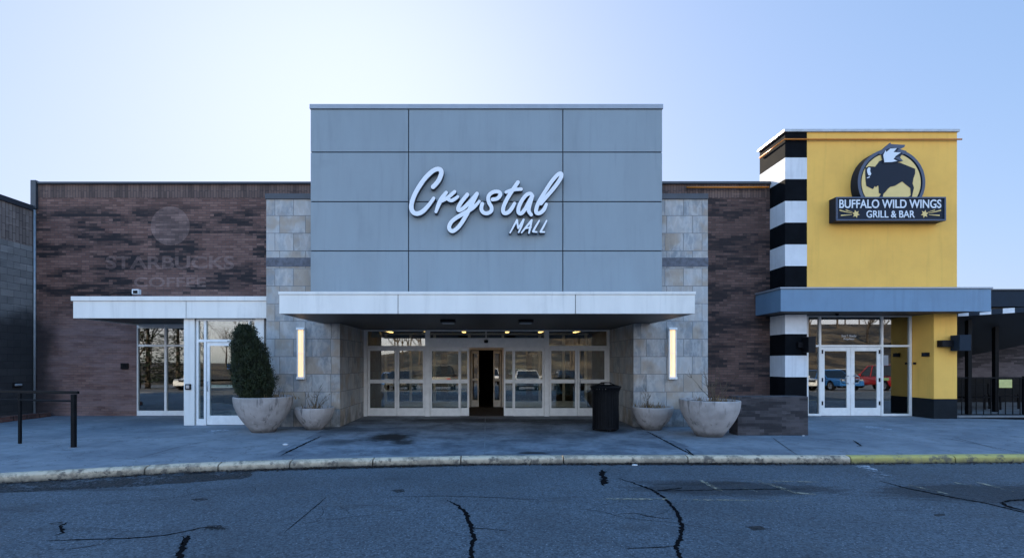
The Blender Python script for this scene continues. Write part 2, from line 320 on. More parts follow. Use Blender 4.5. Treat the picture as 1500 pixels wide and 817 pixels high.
BR1, BR2, BRM = (0.140, 0.069, 0.054), (0.255, 0.142, 0.112), (0.085, 0.070, 0.068)
M = dict(
    brick=m_brick('weathered_brick', BR1, BR2, BRM, stain=0.93, stain_above=3.3, dark_corner=True),
    brick_right=m_brick('sooty_brick', (0.092, 0.048, 0.039), (0.180, 0.105, 0.084), (0.065, 0.056, 0.054), stain=0.85),
    brick_clean=m_brick('ghosted_brick', (0.215, 0.130, 0.112), (0.32, 0.205, 0.175), (0.15, 0.12, 0.11), stain=0.55, stain_above=3.3),
    soldier=m_brick('soldier_course', (0.15, 0.095, 0.078), (0.20, 0.13, 0.105), (0.05, 0.04, 0.04), bw=0.42, rh=0.085, ms=0.008, stain=0.45, swap=True),
    garden=m_brick('dark_brick', (0.062, 0.052, 0.054), (0.10, 0.085, 0.088), (0.085, 0.078, 0.08), bw=0.2, rh=0.07, stain=0.8),
    block=m_brick('grey_block', (0.20, 0.20, 0.20), (0.27, 0.265, 0.26), (0.05, 0.055, 0.06), bw=0.42, rh=0.21, ms=0.006, stain=0.25, dark_corner=True),
    block_rib=m_brick('ribbed_block', (0.20, 0.165, 0.15), (0.25, 0.21, 0.19), (0.06, 0.038, 0.038), bw=0.42, rh=0.11, ms=0.008, stain=0.3, swap=True),
    red_brick=m_brick('red_brick', (0.12, 0.05, 0.04), (0.17, 0.08, 0.06), (0.10, 0.09, 0.085), stain=0.5),
    patio_brick=m_brick('patio_brick', (0.14, 0.115, 0.125), (0.19, 0.16, 0.17), (0.15, 0.135, 0.14), stain=0.7),
    stone=m_stone('slate_tile'),
    band=m_plain('dark_slate_band', (0.09, 0.10, 0.125), 0.55, var=0.35, scale=9),
    panel=m_plain('grey_composite_panel', (0.24, 0.29, 0.32), 0.42, 0.0, 0.06, 0.8, streak=(1.5, 1.5, 0.35), runs=0.16),
    panel_gap=m_plain('seam', (0.03, 0.035, 0.045), 0.7),
    alu=m_plain('white_aluminium', (0.84, 0.82, 0.77), 0.36, 0.0, 0.04, 1.2, streak=(2, 2, 0.4), runs=0.2),
    frame=m_plain('anodised_frame', (0.88, 0.87, 0.84), 0.4, 0.0, 0.06, 6),
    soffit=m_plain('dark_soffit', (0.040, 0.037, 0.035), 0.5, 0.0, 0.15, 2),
    cap=m_plain('dark_coping', (0.045, 0.055, 0.07), 0.4, 0.3, 0.1, 4),
    capgrey=m_plain('grey_coping', (0.30, 0.33, 0.37), 0.4, 0.2, 0.06, 4),
    yellow=m_plain('yellow_stucco', (0.97, 0.54, 0.11), 0.85, 0, 0.05, 1.5, bstr=0.4, runs=0.13),
    black=m_plain('black_stucco', (0.007, 0.008, 0.010), 0.9, 0, 0.2, 3, bstr=0.25, spec=0.06),
    white=m_plain('white_stucco', (0.74, 0.75, 0.76), 0.85, 0, 0.06, 2, bstr=0.4, runs=0.22),
    base=m_plain('charcoal_stucco', (0.018, 0.021, 0.024), 0.9, 0, 0.15, 3, bstr=0.25, spec=0.08),
    slate=m_plain('slate_blue_fascia', (0.155, 0.265, 0.385), 0.55, 0, 0.06, 1.2, runs=0.18),
    navy=m_plain('navy_fascia', (0.018, 0.028, 0.042), 0.7, 0, 0.1, 2, spec=0.15),
    neon=m_plain('orange_tube', (0.62, 0.19, 0.012), 0.35, 0, 0.1, 8),
    iron=m_plain('black_iron', (0.006, 0.0065, 0.008), 0.55, 0.0, 0.3, 10, spec=0.12),
    rubber=m_plain('black_plastic', (0.008, 0.008, 0.010), 0.5, 0, 0.2, 10, spec=0.2),
    steel=m_plain('steel', (0.45, 0.46, 0.48), 0.35, 0.8, 0.1, 10),
    signblue=m_plain('sign_navy', (0.012, 0.020, 0.036), 0.5, 0, 0.05, 4, spec=0.15),
    signrim=m_plain('sign_rim', (0.045, 0.07, 0.125), 0.45, 0, 0.08, 4),
    signyel=m_plain('sign_yellow', (0.82, 0.60, 0.22), 0.5, 0, 0.04, 6),
    signwhite=m_plain('sign_white', (0.74, 0.79, 0.84), 0.5, 0, 0.02, 6),
    letter=m_plain('letter_face', (0.82, 0.83, 0.85), 0.4, 0, 0.02, 6),
    letterside=m_plain('letter_return', (0.03, 0.035, 0.045), 0.5),
    planter=None, soil=m_plain('soil', (0.03, 0.022, 0.016), 0.95, 0, 0.4, 14, bstr=0.8),
    twig=m_plain('dry_twig', (0.10, 0.075, 0.05), 0.9, 0, 0.3, 20),
    drygrass=m_plain('dry_grass', (0.20, 0.13, 0.06), 0.9, 0, 0.3, 20),
    bark=m_plain('bark', (0.085, 0.065, 0.05), 0.9, 0, 0.35, 6),
    glass=m_glass('door_glass', 0.14), glass_dark=m_glass('tinted_glass', 0.17, (0.55, 0.6, 0.6)),
    carglass=m_plain('car_window', (0.012, 0.014, 0.016), 0.05),
    asphalt=m_asphalt(),
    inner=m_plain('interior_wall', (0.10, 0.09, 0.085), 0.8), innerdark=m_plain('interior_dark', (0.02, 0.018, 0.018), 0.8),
    innerfloor=m_plain('interior_floor', (0.05, 0.05, 0.055), 0.4), mat_=m_plain('entry_mat', (0.02, 0.02, 0.022), 0.95, bstr=0.6),
    lamp=m_emit('lamp_diffuser', (1.0, 0.56, 0.17), 0.25), tube_light=m_emit('tube_light', (1.0, 0.58, 0.20), 1.1),
    lens=m_plain('unlit_lens', (0.30, 0.32, 0.34), 0.3), paper=m_plain('paper', (0.62, 0.62, 0.62), 0.8),
    noticeyel=m_plain('notice_yellow', (0.60, 0.56, 0.20), 0.6),
    deck=m_concrete('deck_concrete', (0.20, 0.21, 0.22), (0.27, 0.28, 0.29)),
    roofing=m_plain('roofing', (0.12, 0.12, 0.12), 0.9),
)
def m_planter():
    k = NT('cast_concrete'); pos = k.pos()
    c = k.mix(k.ramp(k.noise(pos, 3, 5), 0.3, 0.7), (0.31, 0.28, 0.262), (0.45, 0.405, 0.38))
    c = k.mix(k.ramp(k.noise(pos, 1, 5, 0.65, (7, 7, 0.9)), 0.54, 0.68, 0, 0.8), c, (0.10, 0.09, 0.088))
    c = k.mix(k.ramp(k.noise(pos, 1, 5, 0.65, (9, 9, 0.7)), 0.60, 0.72, 0, 0.6), c, (0.52, 0.48, 0.46))
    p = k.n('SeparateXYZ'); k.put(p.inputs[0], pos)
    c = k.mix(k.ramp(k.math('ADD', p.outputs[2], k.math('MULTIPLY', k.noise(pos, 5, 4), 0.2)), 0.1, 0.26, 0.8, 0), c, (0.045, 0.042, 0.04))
    return k.fin(c, 0.85, k.noise(pos, 60, 3), 0.3, 0.005)
M['planter'] = m_planter()

# ------------------------------------------------------------------ ground, road, pavement, hillside
KERB = [(-24, 1.6), (-14, 5.15), (-10.5, 6.38), (-7.17, 7.55), (-4.95, 8.27), (-3.92, 8.47), (-2.46, 8.70), (-0.14, 8.95), (3.46, 9.02), (6.31, 9.00), (9.6, 9.12), (16, 9.35), (34, 10.2)]
def kerb_y(x):
    for (a, ya), (b, yb) in zip(KERB, KERB[1:]):
        if a <= x <= b: return ya + (yb - ya) * (x - a) / (b - a)
    return KERB[0][1] if x < KERB[0][0] else KERB[-1][1]
ZR = -0.13
tag(MB().sheet([(-2500,-2500,-3.2),(2500,-2500,-3.2),(2500,2500,-3.2),(-2500,2500,-3.2)]).build('ground', m_plain('dry_ground', (0.16, 0.13, 0.085), 0.95, 0, 0.3, 0.2)), kind='structure')
def lot_z(y): return ZR if y > 1.0 else ZR + (y - 1.0) * 0.035
mb = MB(); ys = [1.0 - 3*i for i in range(0, 15)]
for a, b in zip(ys, ys[1:]): mb.sheet([(-90, b, lot_z(b)), (90, b, lot_z(b)), (90, a, lot_z(a)), (-90, a, lot_z(a))])
tag(mb.build('parking_lot', m_concrete('old_asphalt', (0.13, 0.125, 0.12), (0.18, 0.175, 0.165), 0.5)), kind='structure')
mb = MB()
xs = sorted(set([-90, 90] + [k[0] for k in KERB]))
for a, b in zip(xs, xs[1:]): mb.sheet([(a, 1.0, ZR), (b, 1.0, ZR), (b, kerb_y(b) + 0.3, ZR), (a, kerb_y(a) + 0.3, ZR)])
tag(mb.build('road', M['asphalt']), kind='structure')
KW = 0.15
mb = MB()
for a, b in zip(KERB, KERB[1:]):
    mb.sheet([(a[0], a[1] + KW, 0), (b[0], b[1] + KW, 0), (b[0], 30, 0), (a[0], 30, 0)])
tag(mb.build('pavement', m_concrete('pavement_concrete', (0.165, 0.185, 0.21), (0.285, 0.305, 0.325))), kind='structure')
# kerb stones, each with a narrow open joint
def kerb_run(name, xa, xb, mat, lens):
    mb = MB(); x = xa; i = 0
    while x < xb - 0.05:
        L = lens[i % len(lens)]; x2 = min(x + L, xb); g = 0.012
        n = max(2, int((x2 - x) / 0.12)); pts = []
        for j in range(n + 1):
            u = x + g + (x2 - x - 2*g) * j / n; pts.append(u)
        dz = random.uniform(-0.006, 0.004)
        rings = []
        for u in pts:
            y = kerb_y(u); w1 = mnoise.noise(Vector((u*3.1, 1, i)))*0.008; w2 = mnoise.noise(Vector((u*4.3, 9, i)))*0.008
            end = 0.012 if u in (pts[0], pts[-1]) else 0
            rings.append([mb.bm.verts.new(p) for p in ((u, y+w1, ZR-0.05), (u, y+0.004+w1, -0.035-end+dz), (u, y+0.022+w2, -0.008-end+dz), (u, y+0.05, 0.004+dz+w2*0.4-end), (u, y+KW, 0.003), (u, y+KW, ZR-0.05))])
        for r1, r2 in zip(rings, rings[1:]):
            for q in range(6): mb.bm.faces.new((r1[q], r1[(q+1) % 6], r2[(q+1) % 6], r2[q]))
        mb.bm.faces.new(rings[0]); mb.bm.faces.new(rings[-1][::-1])
        x = x2; i += 1
    return tag(mb.build(name, mat, smooth=False), kind='structure')
def m_kerb(name, paint, worn, bare, cover):
    k = NT(name); pos = k.pos()
    n = k.math('ADD', k.math('MULTIPLY', k.noise(pos, 9, 6, 0.7), 0.55), k.math('MULTIPLY', k.noise(pos, 1.6, 5), 0.45))
    c = k.mix(k.ramp(n, cover, cover + 0.1), paint, worn)
    c = k.mix(k.ramp(k.noise(pos, 5, 5, 0.7), 0.53, 0.64, 0, 0.9), c, bare)
    p = k.n('SeparateXYZ'); k.put(p.inputs[0], pos)
    low = k.ramp(k.math('ADD', p.outputs[2], k.math('MULTIPLY', k.noise(pos, 12, 4), 0.08)), -0.10, 0.02, 0.85, 0)
    c = k.mix(low, c, (0.07, 0.06, 0.05))
    return k.fin(c, 0.85, k.noise(pos, 40, 4), 0.5, 0.008)
kerb_run('kerb', -24, 6.42, m_kerb('worn_white_kerb', (0.62, 0.50, 0.355), (0.36, 0.29, 0.21), (0.13, 0.11, 0.09), 0.46), [2.9, 1.9, 1.03, 1.1, 1.35, 1.5, 1.8, 2.2])
kerb_run('painted_kerb', 6.42, 34, m_kerb('worn_yellow_kerb', (0.52, 0.43, 0.13), (0.38, 0.32, 0.14), (0.16, 0.14, 0.10), 0.48), [1.9, 2.1, 2.4])

# entrance slab
MAP_ = M['apron'] = m_concrete('entrance_slab_concrete', (0.095, 0.112, 0.135), (0.28, 0.31, 0.345), 1.9, stains=[(-2.1, 11.3, 0.6, 0.75, 0.98), (-1.7, 10.6, 0.3, 0.4, 0.85), (-0.4, 14.6, 2.6, 0.7, 0.75), (2.2, 14.3, 1.6, 0.9, 0.7), (-3.0, 10.6, 0.5, 0.5, 0.4), (1.6, 11.8, 1.2, 0.6, 0.3), (0.85, 9.35, 0.35, 0.16, 0.9), (3.0, 12.3, 0.7, 0.5, 0.6), (-3.4, 12.4, 0.8, 0.9, 0.5)])
pl = [GP(410, 667.5), GP(560, 669.5), GP(708.4, 668.2)]
mb = MB()
L = [(-3.80, 9.0), (-0.035, 9.14), (-0.035, 15.66), (-3.73, 15.66), (-3.73, 13.1), (-4.0, 12.9)]
mb.sheet([(x, max(y, kerb_y(x) + KW + 0.004), 0.004) for x, y in L])
L = [(-0.015, 9.14), (4.02, 9.2), (3.85, 12.9), (3.76, 13.1), (3.76, 15.66), (-0.015, 15.66)]
mb.sheet([(x, max(y, kerb_y(x) + KW + 0.004), 0.004) for x, y in L])
tag(mb.build('entrance_paving', MAP_), kind='structure')

def ribbon(mb, pts, w, z, jag=0.4, step=0.035):
    pts = [Vector((p[0], p[1], z)) for p in pts]; fine = [pts[0]]
    for a, b in zip(pts, pts[1:]):
        n = max(1, int((b - a).length / step))
        for i in range(1, n + 1): fine.append(a.lerp(b, i / n))
    prev = None; N = len(fine)
    for i, p in enumerate(fine):
        d = fine[min(i+1, N-1)] - fine[max(i-1, 0)]; d.normalize(); s = Vector((-d.y, d.x, 0))
        ww = w * min(1, 0.25 + 3 * min(i, N-1-i) / max(1, N) * 1.5) * random.uniform(1 - jag, 1 + jag)
        q = p + s * random.uniform(-jag, jag) * w * 0.8
        cur = (mb.bm.verts.new(q - s * ww / 2), mb.bm.verts.new(q + s * ww / 2))
        if prev: mb.bm.faces.new((prev[0], cur[0], cur[1], prev[1]))
        prev = cur
def gpx(l, z=ZR): return [GP(x, y, z) for x, y in l]
def m_tar():
    return m_plain('tar_crack', (0.005, 0.005, 0.006), 0.9, 0, 0.2, 20, spec=0.05)
TAR = m_tar(); ZC = ZR + 0.004
mb = MB()
for l, w in (([(655,732),(672,741),(683,752),(690,770),(694,790),(690,817),(680,845)], 0.045),
             ([(905,700),(930,708),(955,717),(975,730),(990,747),(999,768),(997,790),(990,800),(998,817),(1004,840)], 0.04),
             ([(960,719),(1000,714)], 0.035), ([(883,688),(884,700),(885,711)], 0.09),
             ([(60,792),(120,790),(190,788),(240,784),(300,772),(335,774)], 0.022), ([(275,784),(268,798),(262,817),(255,840)], 0.06),
             ([(100,764),(88,770),(92,780),(80,784)], 0.03), ([(416,780),(440,760),(470,735),(478,728)], 0.012),
             ([(560,728),(640,726),(720,728),(790,732),(800,728)], 0.012),
             ([(1288,704),(1330,715),(1390,727),(1440,736),(1500,750),(1560,764)], 0.045),
             ([(1467,735),(1480,733),(1520,731)], 0.05), ([(1467,735),(1476,741),(1500,748)], 0.05),
             ([(960,719),(1050,717),(1120,716),(1180,716)], 0.03)): ribbon(mb, gpx(l), w, ZC)
rc = random.Random(5)
def wander(px, py, ang, n, st, w, lvl=0):
    p = GP(px, py, ZR); l = [(p.x, p.y)]
    for i in range(n):
        ang += rc.uniform(-.45, .45); l.append((l[-1][0] + math.cos(ang)*st, l[-1][1] + math.sin(ang)*st))
        if lvl < 2 and rc.random() < 0.22:
            q = l[-1]; a2 = ang + rc.choice((-1, 1))*rc.uniform(.5, 1.3); ll = [q]
            for j in range(rc.randint(3, 7)): a2 += rc.uniform(-.4, .4); ll.append((ll[-1][0] + math.cos(a2)*st*.7, ll[-1][1] + math.sin(a2)*st*.7))
            ribbon(mb, ll, w*.6, ZC, 0.5, 0.05)
    ribbon(mb, l, w, ZC, 0.5, 0.05)
for a in ((120,740,0.0,10,.2,.006), (835,745,-0.2,10,.2,.007), (430,770,1.0,8,.12,.006),
          (990,760,2.5,6,.09,.014), (985,800,3.0,6,.08,.016), (690,775,0.2,5,.09,.012), (264,800,2.0,5,.08,.012), (60,805,0.2,6,.1,.008)): wander(*a)
tag(mb.build('road_crack', TAR), kind='structure')
DARKA = m_worn('dark_patch', (0.016, 0.018, 0.020), 0.72)
mb = MB()
def blob(mb, l, z, jag=0.05, wz=ZR):
    P = gpx(l, wz); fine = []
    for a, b in zip(P, P[1:] + P[:1]):
        n = max(1, int((b - a).length / 0.12))
        for i in range(n):
            q = a.lerp(b, i / n); fine.append((q.x + random.uniform(-jag, jag), q.y + random.uniform(-jag, jag) * 0.7, z))
    mb.sheet(fine)
blob(mb, [(-40,703),(0,705),(180,697),(265,693),(372,688),(362,700),(200,712),(0,722),(-40,725)], ZC)
for l in (
          [(278,731),(300,729),(306,732),(290,735)], [(68,766),(96,763),(92,769),(75,770)], [(1098,772),(1112,770),(1118,774),(1108,777)], [(300,770),(325,769),(330,775),(300,776)],
          [(1370,753),(1385,752),(1388,755),(1374,756)], [(575,717),(588,716),(590,720),(580,721)]): blob(mb, l, ZC, 0.03)
tag(mb.build('road_patch', DARKA), kind='structure')
mb = MB(); ZM = ZR + 0.008
for l, w in (([(1025,703),(1062,722)], 0.09), ([(1110,706),(1130,710),(1165,722),(1195,724)], 0.09), ([(870,731),(985,731)], 0.07), ([(1000,732),(1155,734)], 0.06),
             ([(1330,710),(1390,724)], 0.06), ([(1395,706),(1430,714)], 0.07), ([(1430,706),(1485,720)], 0.08), ([(1060,705),(1110,721)], 0.06), ([(1470,706),(1530,718)], 0.08), ([(1080,704),(1200,706)], 0.05)):
    ribbon(mb, gpx(l), w, ZM, 0.06)
tag(mb.build('road_marking', m_worn('worn_cream_paint', (0.40, 0.35, 0.25), 0.58)), kind='structure')
mb = MB(); blob(mb, [(1250,681.5),(1272,681.5),(1292,692),(1312,697),(1300,701),(1280,699)], ZM, 0.03)
tag(mb.build('paint_spill', m_worn('white_spill', (0.50, 0.53, 0.57), 0.5)), kind='structure')
mb = MB()
for l, w in (([(411,667),(440,653),(470,639)], 0.05), ([(948,632),(1015,667)], 0.045), ([(1004,657),(1016,667)], 0.03), ([(200,672),(260,655),(330,640)], 0.012), ([(1250,645),(1262,653),(1255,654)], 0.03), ([(1395,640),(1470,660)], 0.012), ([(1130,640),(1170,668)], 0.012), ([(1380,641),(1440,652),(1500,664)], 0.015)):
    ribbon(mb, gpx(l, 0), w, 0.008, 0.35)
tag(mb.build('pavement_crack', TAR), kind='structure')
mb = MB(); blob(mb, [(1258,624),(1290,625),(1310,629),(1285,630),(1262,627)], 0.008, 0.04, 0); blob(mb, [(296,631),(330,629),(350,633),(318,636)], 0.008, 0.03, 0)
tag(mb.build('pavement_mark', m_worn('white_scuff', (0.55, 0.60, 0.66), 0.55)), kind='structure')
# dead leaves along the kerb
mb = MB()
for i in range(4200):
    x = random.uniform(-7.5, 10) if random.random() < 0.35 else random.gauss(-2.2, 1.2) if random.random() < 0.5 else random.gauss(3.3, 1.6)
    y = kerb_y(x) - abs(random.gauss(0, 0.055)) - 0.01; s = random.uniform(0.008, 0.032); a = random.uniform(0, 6.3); z = ZR + 0.006 + random.random() * 0.02
    u = Vector((math.cos(a), math.sin(a), random.uniform(-.4, .4))) * s; v = Vector((-math.sin(a), math.cos(a), random.uniform(-.4, .4))) * s * 0.6
    c = Vector((x, y, z)); mb.sheet([c-u, c-v, c+u, c+v])
tag(mb.build('leaf_litter', m_plain('dead_leaf', (0.030, 0.018, 0.012), 0.9, 0, 0.5, 40), fix=False), label='dead brown leaves and grit lying against the kerb', kind='stuff')

# hillside across the parking lot (seen in the door glass)
mb = MB(); nx, ny = 46, 14
def hill_z(x, y):
    t = max(0, min(1, (-41 - y) / 75)); t = t*t*(3 - 2*t)
    h = 3.0 + 11 * max(0, min(1, (x + 45) / 75)); return -1.7 + t * h + mnoise.noise(Vector((x*0.03, y*0.03, 0))) * 1.2 * t
g = [[mb.bm.verts.new((-150 + 300*i/nx, -40.5 - 85*j/ny, hill_z(-150 + 300*i/nx, -40.5 - 85*j/ny))) for j in range(ny+1)] for i in range(nx+1)]
for i in range(nx):
    for j in range(ny): mb.bm.faces.new((g[i][j], g[i+1][j], g[i+1][j+1], g[i][j+1]))
k = NT('winter_grass'); p = k.pos(); c = k.mix(k.ramp(k.noise(p, 0.16, 6, 0.7), 0.42, 0.60), (0.018, 0.014, 0.010), (0.14, 0.10, 0.055)); c = k.mix(k.ramp(k.noise(p, 1.5, 6, 0.7), 0.5, 0.7, 0, .7), c, (0.06, 0.045, 0.03))
tag(mb.build('hillside', k.fin(c, 0.95, k.noise(p, 2, 4), 0.8, 0.4), smooth=True), kind='structure')

# ------------------------------------------------------------------ glazing builder
def pane_frame(name, parent, x0, x1, z0, z1, Y, st=0.05, bot=None, top=None, mid=None, mat=None, glass=None, d=0.045):
    """a framed leaf: stiles and rails in one mesh, panes as children"""
    mat = mat or M['frame']; glass = glass or M['glass']; bot = bot or st; top = top or st
    mb = MB(); mb.box(x0, x0+st, Y-d/2, Y+d/2, z0, z1).box(x1-st, x1, Y-d/2, Y+d/2, z0, z1)
    e = 0.001
    mb.box(x0+st, x1-st, Y-d/2+e, Y+d/2-e, z0, z0+bot).box(x0+st, x1-st, Y-d/2+e, Y+d/2-e, z1-top, z1)
    zs = [(z0+bot, z1-top)]
    if mid:
        mb.box(x0+st, x1-st, Y-d/2+e, Y+d/2-e, mid[0], mid[1]); zs = [(z0+bot, mid[0]), (mid[1], z1-top)]
    fr = mb.build(name, mat, parent, 0.004)
    for a, b in zs: box('pane', x0+st-0.004, x1-st+0.004, Y-0.005, Y+0.005, a-0.004, b+0.004, glass, fr)
    return fr
def grip(parent, x, z0, z1, Y, mat=None, off=0.055):
    mb = MB(); mb.tube([(x, Y-0.02, z0), (x, Y-off, z0+0.01), (x, Y-off, z1-0.01), (x, Y-0.02, z1)], 0.011, 8)
    return mb.build('handle', mat or M['steel'], parent, smooth=True)

# ------------------------------------------------------------------ mall entrance block
YP, YT, YC, YD = 13.1, 12.85, 10.3, 15.7
ent = thing('mall_entrance', 'tall grey panelled entrance block with white canopy, slate piers and sliding glass doors', 'building', (0, YP, 0))
TX0, TX1 = PX(455, YT), PX(970, YT); TZ1 = PZ(155, YT)
box('tower_core', TX0+0.01, TX1-0.01, YT+0.035, 20, 2.9, TZ1-0.02, M['panel_gap'], ent)
cols = [TX0, PX(598.5, YT), PX(824.5, YT), TX1]; rows = [PZ(425, YT)-0.1, PZ(367.5, YT), PZ(295.5, YT), PZ(223, YT), PZ(160, YT)]
g = 0.012
for i in range(3):
    for j in range(4):
        a = random.uniform(-0.0012, 0.0012)
        box('wall_panel', cols[i]+(g if i else 0), cols[i+1]-(g if i < 2 else 0), YT+a, YT+0.03, rows[j]+g, rows[j+1]-g, M['panel'], ent, 0.006)
mb = MB(); mb.box(TX0-0.02, TX1+0.02, YT-0.03, 20.03, rows[4], TZ1+0.03)
mb.build('coping', M['capgrey'], ent, 0.008)
PI0, PI1 = PX(498, YP), PX(928, YP); PO0, PO1 = PX(390, YP), PX(1037, YP); PZ1 = PZ(292, YP)
for (a, b) in ((PO0, PI0), (PI1, PO1)):
    pier = box('stone_pier', a, b, YP, 15.78, 0, PZ1, M['stone'], ent, 0.004)
    box('pier_cap', a-0.02, b+0.0, YP-0.03, 15.78, PZ1, PZ1+0.14, M['cap'], pier, 0.005)
    zb = PZ(384, YP); aa, bb = (a-0.004, TX0) if a < 0 else (TX1, b+0.004)
    box('stone_band', aa, bb, YP-0.012, YP-0.001, zb-0.115, zb+0.115, M['band'], pier, 0.003)
# canopy
CB, CT = 2.63, PZ(427, YC); X0, X1 = PX(409, YC), PX(1018, YC)
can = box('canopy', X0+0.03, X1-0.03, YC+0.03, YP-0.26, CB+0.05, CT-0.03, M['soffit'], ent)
js = [X0, PX(583, YC), PX(843, YC), X1]
for a, b in zip(js, js[1:]): box('fascia_panel', a+(0.006 if a != X0 else 0), b-(0.006 if b != X1 else 0), YC, YC+0.025, CB, CT-0.06, M['alu'], can, 0.006)
for a, b in ((X0, X0+0.025), (X1-0.025, X1)): box('fascia_return', a, b, YC+0.027, YP-0.02 if abs(a) > 3.9 else 12.8, CB, CT-0.06, M['alu'], can, 0.004)
mb = MB(); mb.box(X0-0.015, X1+0.015, YC-0.015, YP-0.28, CT-0.058, CT); mb.build('drip_edge', M['alu'], can, 0.006)
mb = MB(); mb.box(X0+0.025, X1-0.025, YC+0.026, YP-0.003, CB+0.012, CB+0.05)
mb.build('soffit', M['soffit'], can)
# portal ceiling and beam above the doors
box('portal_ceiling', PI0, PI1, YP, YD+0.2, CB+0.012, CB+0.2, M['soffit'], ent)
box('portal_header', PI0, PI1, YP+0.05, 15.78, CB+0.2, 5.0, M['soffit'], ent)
# door wall
HD = 2.10; HT = CB+0.01; ps = 750 / YD
def dx(px): return PX(px, YD)
fr = MB(); d = 0.06
for a, b in ((533, 538.5), (623, 630), (797, 804), (889, 893.5)): fr.box(dx(a), dx(b), YD-d, YD+d, 0.004, HT)
for a, b in ((538.5, 623), (804, 889)):
    fr.box(dx(a), dx(b), YD-d+0.003, YD+d-0.003, HD, HD+0.055); fr.box(dx(a), dx(b), YD-d+0.003, YD+d-0.003, HT-0.04, HT)
fr.box(dx(630), dx(797), YD-d-0.03, YD+d-0.003, HD, PZ(495, YD)).box(dx(630), dx(797), YD-d+0.003, YD+d-0.003, HT-0.04, HT)
dfr = fr.build('door_frame', M['frame'], ent, 0.004)
for a, b, zb in ((538.5, 623, HD+0.055), (804, 889, HD+0.055), (630, 797, PZ(495, YD))):
    box('pane', dx(a), dx(b), YD-0.005, YD+0.005, zb, HT-0.04, M['glass'], dfr)
MID = (PZ(561, YD), PZ(555.5, YD))
for a, b, hx in ((539, 581.3, 577.5), (581.8, 622.6, 585.5), (804.4, 845.3, 841.5), (845.8, 888.6, 849.5)):
    lf = pane_frame('glass_door', ent, dx(a), dx(b), 0.012, HD-0.006, YD, 0.065, 0.24, 0.09, MID)
    grip(lf, dx(hx), 0.92, 1.16, YD-0.02)
for a, b, dy in ((630.5, 674, -0.03), (673, 687, 0.035), (738, 753, 0.035), (752, 796.5, -0.03)):
    pane_frame('sliding_door', ent, dx(a), dx(b), 0.012, HD-0.006, YD+dy, 0.05, 0.24, 0.10, MID)
# vestibule behind, inner door wall and interior
YI = 18.9
shell = MB()
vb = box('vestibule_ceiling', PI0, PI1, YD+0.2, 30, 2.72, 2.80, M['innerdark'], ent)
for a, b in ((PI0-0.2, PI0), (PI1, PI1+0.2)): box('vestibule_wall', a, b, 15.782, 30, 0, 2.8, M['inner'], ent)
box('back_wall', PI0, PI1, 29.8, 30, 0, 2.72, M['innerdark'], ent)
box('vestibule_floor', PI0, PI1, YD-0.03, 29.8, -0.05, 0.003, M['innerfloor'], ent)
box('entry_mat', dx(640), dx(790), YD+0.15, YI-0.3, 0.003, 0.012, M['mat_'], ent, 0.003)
mb = MB(); ix = [-3.72, -1.95, -1.88, -0.62, -0.54, 0.54, 0.62, 1.98, 2.05, 3.75]
for a in (-3.70, -2.78, -1.9, -0.62, 0.62, 1.98, 2.86, 3.68): mb.box(a-0.045, a+0.045, YI-0.05, YI+0.05, 0.004, 2.72)
mb.box(PI0, PI1, YI-0.06, YI+0.06, 2.1, 2.3).box(PI0, PI1, YI-0.049, YI+0.049, 2.66, 2.719)
for a, b in ((-3.70, -0.62), (0.62, 3.68)): mb.box(a, b, YI-0.045, YI+0.045, 0.97, 1.05).box(a, b, YI-0.045, YI+0.045, 0.005, 0.22)
ifr = mb.build('inner_frame', M['frame'], ent, 0.004)
for a, b in ((-3.66, -0.66), (0.66, 3.64)): box('pane', a, b, YI-0.004, YI+0.004, 0.2, 2.11, M['glass_dark'], ifr)
for a, b in ((-0.55, -0.27), (0.27, 0.55)): pane_frame('inner_door', ent, a, b, 0.012, 2.08, YI+0.08, 0.045, 0.24, 0.1, (0.97, 1.05), glass=M['glass_dark'])

# ------------------------------------------------------------------ left brick wing
YB = 15.8
BT, BS = PZ(270, YB), PZ(290, YB)
LX0, LX1 = PX(50, YB), PO0 + 0.3
wing = thing('brick_wing', 'weathered brown brick wing left of the entrance with white canopy and glazed lobby', 'building', (-10, YB, 0))
VX0, VX1, YV = PX(272, 13.5), PX(389, 13.5), 13.5
SX0, SX1 = PX(200, YB), PX(300, YB); SZT = PZ(466, YB)-0.2
SZT = 2.84
def walls(parent, name, mat, x0, x1, z1, holes, Y=YB, t=0.3, z0=0):
    """front wall split round its openings"""
    mb = MB(); xs = sorted({x0, x1, *[h[0] for h in holes], *[h[1] for h in holes]})
    for a, b in zip(xs, xs[1:]):
        hs = [h for h in holes if h[0] <= a and h[1] >= b]
        if hs:
            if hs[0][2] > z0: mb.box(a, b, Y, Y+t, z0, hs[0][2])
            mb.box(a, b, Y, Y+t, hs[0][3], z1)
        else: mb.box(a, b, Y, Y+t, z0, z1)
    bmesh.ops.remove_doubles(mb.bm, verts=mb.bm.verts, dist=1e-5)
    seen = {}
    for f in list(mb.bm.faces):
        key = tuple(sorted(v.index for v in f.verts)) if False else frozenset(v for v in f.verts)
        seen.setdefault(key, []).append(f)
    dup = [f for fs in seen.values() if len(fs) > 1 for f in fs]
    if dup: bmesh.ops.delete(mb.bm, geom=dup, context='FACES')
    return mb.build(name, mat, parent)
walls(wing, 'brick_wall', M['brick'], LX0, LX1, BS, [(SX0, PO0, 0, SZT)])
box('soldier_course', LX0, LX1, YB-0.004, YB+0.3, BS, BT-0.005, M['soldier'], wing)
mb = MB(); mb.box(LX0+0.15, LX1, YB-0.07, YB+0.4, BT-0.004, PZ(267, YB)); mb.build('coping', M['cap'], wing, 0.008)
box('coping_end', PX(48, YB), PX(56, YB)-0.0, YB-0.09, YB+0.41, PZ(307, YB), PZ(266.5, YB)+0.03, M['cap'], wing, 0.01)
